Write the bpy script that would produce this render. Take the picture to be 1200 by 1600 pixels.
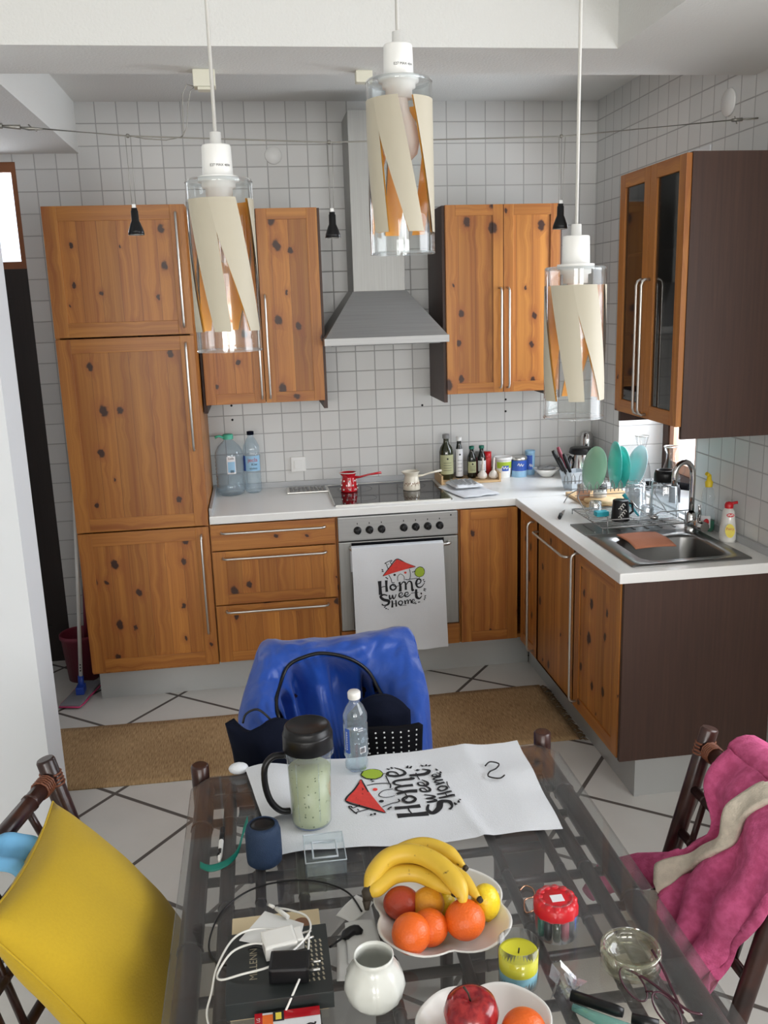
import bpy, bmesh, math, random
from mathutils import Vector, Matrix, noise
random.seed(7)
PI = math.pi
S = bpy.context.scene
COL = S.collection
for o in list(bpy.data.objects): bpy.data.objects.remove(o)

# ------------------------------------------------------------------ camera, world, light, exposure
cd = bpy.data.cameras.new('camera'); cam = bpy.data.objects.new('camera', cd); COL.objects.link(cam)
cd.sensor_fit = 'VERTICAL'; cd.sensor_height = 24.0; cd.lens = 1401.41 / 1600 * 24.0
cd.clip_start = 0.05; cd.clip_end = 60
R = Vector((0.98940299, -0.14185471, -0.03096719)); U = Vector((0.06209188, 0.220583, 0.97338982)); F = Vector((0.1312491, 0.96499761, -0.22705351))
m = Matrix.Identity(4)
for i in range(3): m[i][0] = R[i]; m[i][1] = U[i]; m[i][2] = -F[i]
m.translation = Vector((0.866, -4.7894, 1.8467)); cam.matrix_world = m
S.camera = cam
S.view_settings.view_transform = 'Standard'; S.view_settings.look = 'None'; S.view_settings.gamma = 1; S.view_settings.use_curve_mapping = False
S.view_settings.exposure = 0.02

wd = bpy.data.worlds.new('world'); S.world = wd; wd.use_nodes = True
bg = wd.node_tree.nodes['Background']; bg.inputs[0].default_value = (0.80, 0.88, 1.0, 1); bg.inputs[1].default_value = 2.6

def area(name, loc, target, sx, sy, power, col=(1, 1, 1)):
    l = bpy.data.lights.new(name, 'AREA'); l.shape = 'RECTANGLE'; l.size = sx; l.size_y = sy; l.energy = power; l.color = col
    o = bpy.data.objects.new(name, l); COL.objects.link(o); o.location = loc
    o.rotation_euler = (Vector(target) - Vector(loc)).to_track_quat('-Z', 'Y').to_euler(); return o
area('daylight_rear_left', (-0.85, -9.95, 1.95), (-0.3, 0, 1.2), 1.9, 1.25, 105, (1.0, 0.985, 0.955))
area('daylight_rear_right', (1.95, -9.95, 1.95), (1.9, 0, 1.2), 1.9, 1.25, 75, (1.0, 0.975, 0.93))
area('daylight_right_window', (2.98, -3.75, 1.60), (0.2, -2.6, 1.75), 1.5, 1.1, 34, (0.97, 0.98, 1.0))
area('daylight_kitchen_window', (3.12, -0.8, 1.7), (1.0, -1.1, 0.9), 0.75, 1.3, 48, (0.90, 0.95, 1.0))
area('ceiling_fill_left', (-0.85, -9.85, 1.7), (-0.2, -5.5, 3.6), 1.9, 0.7, 34, (1.0, 0.97, 0.92))  # added lamp aimed up, standing in for ground-reflected daylight on the ceiling
area('ceiling_fill_right', (1.95, -9.85, 1.7), (1.9, -5.5, 3.6), 1.9, 0.7, 26, (1.0, 0.96, 0.90))  # matching added upward fill at the right rear window
area('daylight_transom', (-0.64, 0.22, 2.32), (-0.1, -2.0, 1.6), 0.7, 0.4, 6, (1.0, 1.0, 1.0))

# ------------------------------------------------------------------ materials
def new_mat(name):
    m = bpy.data.materials.new(name); m.use_nodes = True
    nt = m.node_tree; b = nt.nodes['Principled BSDF']; return m, nt, b
def N(nt, t, **kw):
    n = nt.nodes.new(t)
    for k, v in kw.items(): setattr(n, k, v)
    return n
def L(nt, a, b): nt.links.new(a, b)
def M2(nt, op, a, b=None, c=None):
    n = N(nt, 'ShaderNodeMath', operation=op)
    for i, v in enumerate((a, b, c)):
        if v is None: continue
        if isinstance(v, (int, float)): n.inputs[i].default_value = v
        else: L(nt, v, n.inputs[i])
    return n.outputs[0]
def mixc(nt, fac, a, b, mode='MIX'):
    n = N(nt, 'ShaderNodeMix', data_type='RGBA', blend_type=mode)
    for i, v in ((0, fac), (6, a), (7, b)):
        if isinstance(v, (int, float)): n.inputs[i].default_value = v
        elif isinstance(v, tuple): n.inputs[i].default_value = v + (1,) if len(v) == 3 else v
        else: L(nt, v, n.inputs[i])
    return n.outputs[2]
def simple(name, col, rough=0.5, metal=0.0, bump=0.0, bscale=60, var=0.0, sheen=0.0, spec=None, coat=0.0, emit=None, trans=0.0):
    m, nt, b = new_mat(name)
    b.inputs['Base Color'].default_value = col + (1,); b.inputs['Roughness'].default_value = rough; b.inputs['Metallic'].default_value = metal
    b.inputs['Sheen Weight'].default_value = sheen; b.inputs['Coat Weight'].default_value = coat
    b.inputs['Transmission Weight'].default_value = trans
    if spec is not None: b.inputs['Specular IOR Level'].default_value = spec
    tc = N(nt, 'ShaderNodeTexCoord'); nz = N(nt, 'ShaderNodeTexNoise'); nz.inputs['Scale'].default_value = bscale; nz.inputs['Detail'].default_value = 4
    L(nt, tc.outputs['Object'], nz.inputs['Vector'])
    if var > 0:
        c = mixc(nt, nz.outputs['Fac'], tuple(x * (1 - var) for x in col), tuple(min(1, x * (1 + var)) for x in col)); L(nt, c, b.inputs['Base Color'])
    if bump > 0:
        bp = N(nt, 'ShaderNodeBump'); bp.inputs['Strength'].default_value = bump; bp.inputs['Distance'].default_value = 0.004
        L(nt, nz.outputs['Fac'], bp.inputs['Height']); L(nt, bp.outputs[0], b.inputs['Normal'])
    if emit: b.inputs['Emission Color'].default_value = emit[0] + (1,); b.inputs['Emission Strength'].default_value = emit[1]
    return m
def brushed(name, col, rough, axis):
    m, nt, b = new_mat(name)
    tc = N(nt, 'ShaderNodeTexCoord'); mp = N(nt, 'ShaderNodeMapping'); sc = [260, 260, 260]; sc[axis] = 3; mp.inputs['Scale'].default_value = sc
    nz = N(nt, 'ShaderNodeTexNoise'); nz.inputs['Scale'].default_value = 1; nz.inputs['Detail'].default_value = 3
    L(nt, tc.outputs['Object'], mp.inputs[0]); L(nt, mp.outputs[0], nz.inputs['Vector'])
    c = mixc(nt, nz.outputs['Fac'], tuple(x * 0.82 for x in col), tuple(min(1, x * 1.15) for x in col)); L(nt, c, b.inputs['Base Color'])
    b.inputs['Metallic'].default_value = 0.6; b.inputs['Roughness'].default_value = rough; return m
def pine(name, axis, boards=False):
    # axis: grain direction 0=x,1=y,2=z
    m, nt, b = new_mat(name)
    tc = N(nt, 'ShaderNodeTexCoord'); oi = N(nt, 'ShaderNodeObjectInfo')
    sep = N(nt, 'ShaderNodeSeparateXYZ'); L(nt, tc.outputs['Object'], sep.inputs[0])
    x, y, z = sep.outputs
    if axis == 2: u = M2(nt, 'ADD', x, y); g = z
    elif axis == 0: u = M2(nt, 'ADD', z, y); g = x
    else: u = M2(nt, 'ADD', z, x); g = y
    rnd = M2(nt, 'MULTIPLY', oi.outputs['Random'], 37.0)
    bid = M2(nt, 'FLOOR', M2(nt, 'MULTIPLY', u, 1 / 0.083))
    if boards:
        off = M2(nt, 'ADD', rnd, M2(nt, 'MULTIPLY', bid, 3.7))
    else: off = rnd
    def comb(a, bb, c):
        n = N(nt, 'ShaderNodeCombineXYZ')
        for i, v in enumerate((a, bb, c)):
            if isinstance(v, (int, float)): n.inputs[i].default_value = v
            else: L(nt, v, n.inputs[i])
        return n.outputs[0]
    # knots: voronoi in (u, g)
    kv = N(nt, 'ShaderNodeTexVoronoi', voronoi_dimensions='2D'); kv.inputs['Scale'].default_value = 1; kv.inputs['Randomness'].default_value = 0.9
    kn0 = N(nt, 'ShaderNodeTexNoise'); kn0.inputs['Scale'].default_value = 45; L(nt, tc.outputs['Object'], kn0.inputs['Vector'])
    kw = M2(nt, 'MULTIPLY', M2(nt, 'SUBTRACT', kn0.outputs['Fac'], 0.5), 0.16)
    kc = comb(M2(nt, 'ADD', M2(nt, 'ADD', M2(nt, 'MULTIPLY', u, 8.5), rnd), kw), M2(nt, 'ADD', M2(nt, 'MULTIPLY', g, 6.2), M2(nt, 'ADD', kw, M2(nt, 'MULTIPLY', u, 1.6))), 0); L(nt, kc, kv.inputs['Vector'])
    d = kv.outputs['Distance']; sepc = N(nt, 'ShaderNodeSeparateColor'); L(nt, kv.outputs['Color'], sepc.inputs[0])
    # grain with warp round knots
    warp = M2(nt, 'MULTIPLY', M2(nt, 'SUBTRACT', 0.4, M2(nt, 'MINIMUM', d, 0.4)), 0.035)
    gn = N(nt, 'ShaderNodeTexNoise'); gn.inputs['Scale'].default_value = 1; gn.inputs['Detail'].default_value = 3; gn.inputs['Distortion'].default_value = 0.15
    gc = comb(M2(nt, 'ADD', M2(nt, 'MULTIPLY', M2(nt, 'ADD', u, warp), 34), off), M2(nt, 'MULTIPLY', g, 0.8), off); L(nt, gc, gn.inputs['Vector'])
    fn = N(nt, 'ShaderNodeTexNoise'); fn.inputs['Scale'].default_value = 1; fn.inputs['Detail'].default_value = 2
    fc = comb(M2(nt, 'ADD', M2(nt, 'MULTIPLY', M2(nt, 'ADD', u, warp), 190), off), M2(nt, 'MULTIPLY', g, 2.2), off); L(nt, fc, fn.inputs['Vector'])
    t = M2(nt, 'ADD', M2(nt, 'MULTIPLY', gn.outputs['Fac'], 0.75), M2(nt, 'MULTIPLY', fn.outputs['Fac'], 0.25))
    ramp = N(nt, 'ShaderNodeValToRGB'); ramp.color_ramp.elements[0].position = 0.33; ramp.color_ramp.elements[1].position = 0.68
    ramp.color_ramp.elements[0].color = (0.29, 0.088, 0.015, 1); ramp.color_ramp.elements[1].color = (0.52, 0.215, 0.040, 1); L(nt, t, ramp.inputs[0])
    col = ramp.outputs[0]
    if boards:
        wn = N(nt, 'ShaderNodeTexWhiteNoise', noise_dimensions='1D'); L(nt, off, wn.inputs['W'])
        br = M2(nt, 'ADD', M2(nt, 'MULTIPLY', wn.outputs['Value'], 0.35), 0.82)
        cc = N(nt, 'ShaderNodeCombineColor')
        for i in range(3): L(nt, br, cc.inputs[i])
        col = mixc(nt, 1.0, col, cc.outputs[0], 'MULTIPLY')
        fr = M2(nt, 'FRACT', M2(nt, 'MULTIPLY', u, 1 / 0.083)); ln = M2(nt, 'LESS_THAN', fr, 0.022)
        col = mixc(nt, M2(nt, 'MULTIPLY', ln, 0.75), col, (0.13, 0.045, 0.015))
    # some cells carry a knot, size varies
    rad = M2(nt, 'MULTIPLY', M2(nt, 'ADD', sepc.outputs[0], 0.30), 0.16)
    has = M2(nt, 'LESS_THAN', sepc.outputs[1], 0.55 if boards else 0.25)
    kn = M2(nt, 'MULTIPLY', has, M2(nt, 'SUBTRACT', 1.0, M2(nt, 'SMOOTH_MIN', M2(nt, 'DIVIDE', d, rad), 1.0, 0.3)))
    ks = N(nt, 'ShaderNodeMapRange', interpolation_type='SMOOTHSTEP'); ks.inputs[1].default_value = 0.02; ks.inputs[2].default_value = 0.42; L(nt, kn, ks.inputs[0])
    halo = M2(nt, 'MULTIPLY', has, M2(nt, 'MAXIMUM', M2(nt, 'SUBTRACT', 1.0, M2(nt, 'DIVIDE', d, M2(nt, 'MULTIPLY', rad, 2.6))), 0.0))
    col = mixc(nt, M2(nt, 'MULTIPLY', halo, 0.75), col, (0.30, 0.085, 0.02))
    col = mixc(nt, ks.outputs[0], col, (0.045, 0.014, 0.006))
    L(nt, col, b.inputs['Base Color']); b.inputs['Roughness'].default_value = 0.42
    return m
def darkwood(name, col, axis=2):
    m, nt, b = new_mat(name)
    tc = N(nt, 'ShaderNodeTexCoord'); mp = N(nt, 'ShaderNodeMapping'); sc = [90, 90, 90]; sc[axis] = 3; mp.inputs['Scale'].default_value = sc
    nz = N(nt, 'ShaderNodeTexNoise'); nz.inputs['Scale'].default_value = 1; nz.inputs['Detail'].default_value = 4; nz.inputs['Distortion'].default_value = 0.4
    L(nt, tc.outputs['Object'], mp.inputs[0]); L(nt, mp.outputs[0], nz.inputs['Vector'])
    c = mixc(nt, nz.outputs['Fac'], tuple(x * 0.55 for x in col), tuple(x * 1.5 for x in col)); L(nt, c, b.inputs['Base Color'])
    b.inputs['Roughness'].default_value = 0.5; return m
def tile(name, ax):
    m, nt, b = new_mat(name)
    g = N(nt, 'ShaderNodeNewGeometry'); sep = N(nt, 'ShaderNodeSeparateXYZ'); L(nt, g.outputs['Position'], sep.inputs[0])
    h = sep.outputs[0] if ax == 'x' else sep.outputs[1]
    o = 0.173 if ax == 'x' else -0.02
    a = M2(nt, 'DIVIDE', M2(nt, 'SUBTRACT', h, o), 0.1016); c = M2(nt, 'DIVIDE', M2(nt, 'SUBTRACT', sep.outputs[2], 0.983 - 0.1029 * 20), 0.1029)
    fa = M2(nt, 'PINGPONG', a, 0.5); fc = M2(nt, 'PINGPONG', c, 0.5); mn = M2(nt, 'MINIMUM', fa, fc)
    mr = N(nt, 'ShaderNodeMapRange', interpolation_type='SMOOTHSTEP'); mr.inputs[1].default_value = 0.014; mr.inputs[2].default_value = 0.034; L(nt, mn, mr.inputs[0])
    idc = N(nt, 'ShaderNodeCombineXYZ'); L(nt, M2(nt, 'FLOOR', M2(nt, 'ADD', a, 0.0)), idc.inputs[0]); L(nt, M2(nt, 'FLOOR', c), idc.inputs[1])
    wn = N(nt, 'ShaderNodeTexWhiteNoise', noise_dimensions='2D'); L(nt, idc.outputs[0], wn.inputs['Vector'])
    tcol = mixc(nt, wn.outputs['Value'], (0.62, 0.62, 0.605), (0.68, 0.68, 0.665))
    col = mixc(nt, mr.outputs[0], (0.42, 0.415, 0.41), tcol); L(nt, col, b.inputs['Base Color'])
    rr = M2(nt, 'SUBTRACT', 0.85, M2(nt, 'MULTIPLY', mr.outputs[0], 0.55)); L(nt, rr, b.inputs['Roughness'])
    bp = N(nt, 'ShaderNodeBump'); bp.inputs['Strength'].default_value = 0.5; bp.inputs['Distance'].default_value = 0.002
    nz = N(nt, 'ShaderNodeTexNoise'); nz.inputs['Scale'].default_value = 14; L(nt, g.outputs['Position'], nz.inputs['Vector'])
    L(nt, M2(nt, 'ADD', mr.outputs[0], M2(nt, 'MULTIPLY', nz.outputs['Fac'], 0.5)), bp.inputs['Height']); L(nt, bp.outputs[0], b.inputs['Normal'])
    return m
def floor_mat():
    m, nt, b = new_mat('floor_tiles')
    g = N(nt, 'ShaderNodeNewGeometry'); sep = N(nt, 'ShaderNodeSeparateXYZ'); L(nt, g.outputs['Position'], sep.inputs[0])
    p = 0.4033; th = math.radians(-37.82); ox, oy = 0.3895, -0.5949
    dx = M2(nt, 'SUBTRACT', sep.outputs[0], ox); dy = M2(nt, 'SUBTRACT', sep.outputs[1], oy)
    a = M2(nt, 'DIVIDE', M2(nt, 'ADD', M2(nt, 'MULTIPLY', dx, math.cos(th)), M2(nt, 'MULTIPLY', dy, math.sin(th))), p)
    c = M2(nt, 'DIVIDE', M2(nt, 'ADD', M2(nt, 'MULTIPLY', dx, -math.sin(th)), M2(nt, 'MULTIPLY', dy, math.cos(th))), p)
    mn = M2(nt, 'MINIMUM', M2(nt, 'PINGPONG', a, 0.5), M2(nt, 'PINGPONG', c, 0.5))
    mr = N(nt, 'ShaderNodeMapRange', interpolation_type='SMOOTHSTEP'); mr.inputs[1].default_value = 0.017; mr.inputs[2].default_value = 0.023; L(nt, mn, mr.inputs[0])
    nz = N(nt, 'ShaderNodeTexNoise'); nz.inputs['Scale'].default_value = 5; nz.inputs['Detail'].default_value = 5; L(nt, g.outputs['Position'], nz.inputs['Vector'])
    tcol = mixc(nt, nz.outputs['Fac'], (0.56, 0.545, 0.51), (0.66, 0.645, 0.61))
    L(nt, mixc(nt, mr.outputs[0], (0.10, 0.085, 0.075), tcol), b.inputs['Base Color'])
    L(nt, M2(nt, 'SUBTRACT', 0.85, M2(nt, 'MULTIPLY', mr.outputs[0], 0.5)), b.inputs['Roughness'])
    bp = N(nt, 'ShaderNodeBump'); bp.inputs['Strength'].default_value = 0.4; bp.inputs['Distance'].default_value = 0.002; L(nt, mr.outputs[0], bp.inputs['Height']); L(nt, bp.outputs[0], b.inputs['Normal'])
    return m
def thin_glass(name, tint=(0.97, 0.98, 0.98), rough=0.02, refl=1.0, haze=0.0, hazecol=(0.8, 0.85, 0.9)):
    m = bpy.data.materials.new(name); m.use_nodes = True; nt = m.node_tree; nt.nodes.clear()
    out = N(nt, 'ShaderNodeOutputMaterial'); tr = N(nt, 'ShaderNodeBsdfTransparent'); tr.inputs[0].default_value = tint + (1,)
    gl = N(nt, 'ShaderNodeBsdfGlossy'); gl.inputs['Roughness'].default_value = rough
    lw = N(nt, 'ShaderNodeLayerWeight'); lw.inputs[0].default_value = 0.5
    fres = M2(nt, 'ADD', 0.045, M2(nt, 'MULTIPLY', M2(nt, 'POWER', lw.outputs['Facing'], 4.5), 0.9))
    mx = N(nt, 'ShaderNodeMixShader'); L(nt, M2(nt, 'MINIMUM', M2(nt, 'MULTIPLY', fres, refl), 1.0), mx.inputs[0]); L(nt, tr.outputs[0], mx.inputs[1]); L(nt, gl.outputs[0], mx.inputs[2])
    last = mx.outputs[0]
    if haze > 0:
        df = N(nt, 'ShaderNodeBsdfDiffuse'); df.inputs[0].default_value = hazecol + (1,)
        m2 = N(nt, 'ShaderNodeMixShader'); m2.inputs[0].default_value = haze; L(nt, last, m2.inputs[1]); L(nt, df.outputs[0], m2.inputs[2]); last = m2.outputs[0]
    L(nt, last, out.inputs[0]); return m
def rug_mat():
    m, nt, b = new_mat('woven_jute')
    tc = N(nt, 'ShaderNodeTexCoord'); mp = N(nt, 'ShaderNodeMapping'); mp.inputs['Scale'].default_value = (330, 26, 1)
    nz = N(nt, 'ShaderNodeTexNoise'); nz.inputs['Scale'].default_value = 1; nz.inputs['Detail'].default_value = 2; L(nt, tc.outputs['Object'], mp.inputs[0]); L(nt, mp.outputs[0], nz.inputs['Vector'])
    n2 = N(nt, 'ShaderNodeTexNoise'); n2.inputs['Scale'].default_value = 3; L(nt, tc.outputs['Object'], n2.inputs['Vector'])
    t = M2(nt, 'ADD', M2(nt, 'MULTIPLY', nz.outputs['Fac'], 0.7), M2(nt, 'MULTIPLY', n2.outputs['Fac'], 0.3))
    rp = N(nt, 'ShaderNodeValToRGB'); rp.color_ramp.elements[0].position = 0.36; rp.color_ramp.elements[1].position = 0.66
    rp.color_ramp.elements[0].color = (0.24, 0.14, 0.06, 1); rp.color_ramp.elements[1].color = (0.52, 0.35, 0.18, 1); L(nt, t, rp.inputs[0]); L(nt, rp.outputs[0], b.inputs['Base Color'])
    b.inputs['Roughness'].default_value = 0.95
    bp = N(nt, 'ShaderNodeBump'); bp.inputs['Strength'].default_value = 0.8; bp.inputs['Distance'].default_value = 0.003; L(nt, nz.outputs['Fac'], bp.inputs['Height']); L(nt, bp.outputs[0], b.inputs['Normal'])
    return m
def smoothie_mat():
    m, nt, b = new_mat('green_smoothie')
    tc = N(nt, 'ShaderNodeTexCoord'); v = N(nt, 'ShaderNodeTexVoronoi'); v.inputs['Scale'].default_value = 130; L(nt, tc.outputs['Object'], v.inputs['Vector'])
    nz = N(nt, 'ShaderNodeTexNoise'); nz.inputs['Scale'].default_value = 30; L(nt, tc.outputs['Object'], nz.inputs['Vector'])
    base = mixc(nt, nz.outputs['Fac'], (0.33, 0.36, 0.21), (0.45, 0.47, 0.30))
    sc = N(nt, 'ShaderNodeSeparateColor'); L(nt, v.outputs['Color'], sc.inputs[0])
    k = M2(nt, 'MULTIPLY', M2(nt, 'LESS_THAN', v.outputs['Distance'], 0.24), M2(nt, 'LESS_THAN', sc.outputs[0], 0.3))
    L(nt, mixc(nt, k, base, (0.10, 0.13, 0.05)), b.inputs['Base Color']); b.inputs['Roughness'].default_value = 0.35; return m
def blotch(name, c1, c2, scale=8, rough=0.4, bump=0.1, bs=150, lo=0.4, hi=0.62, stretch=(1, 1, 1), c3=None):
    m, nt, b = new_mat(name)
    tc = N(nt, 'ShaderNodeTexCoord'); mp = N(nt, 'ShaderNodeMapping'); mp.inputs['Scale'].default_value = stretch
    nz = N(nt, 'ShaderNodeTexNoise'); nz.inputs['Scale'].default_value = scale; nz.inputs['Detail'].default_value = 4; L(nt, tc.outputs['Object'], mp.inputs[0]); L(nt, mp.outputs[0], nz.inputs['Vector'])
    rp = N(nt, 'ShaderNodeValToRGB'); rp.color_ramp.elements[0].position = lo; rp.color_ramp.elements[1].position = hi
    rp.color_ramp.elements[0].color = c1 + (1,); rp.color_ramp.elements[1].color = c2 + (1,)
    if c3: e = rp.color_ramp.elements.new(min(0.98, hi + 0.08)); e.color = c3 + (1,)
    L(nt, nz.outputs['Fac'], rp.inputs[0]); L(nt, rp.outputs[0], b.inputs['Base Color']); b.inputs['Roughness'].default_value = rough
    n2 = N(nt, 'ShaderNodeTexNoise'); n2.inputs['Scale'].default_value = bs; L(nt, tc.outputs['Object'], n2.inputs['Vector'])
    bp = N(nt, 'ShaderNodeBump'); bp.inputs['Strength'].default_value = bump; bp.inputs['Distance'].default_value = 0.002; L(nt, n2.outputs['Fac'], bp.inputs['Height']); L(nt, bp.outputs[0], b.inputs['Normal'])
    return m

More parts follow.
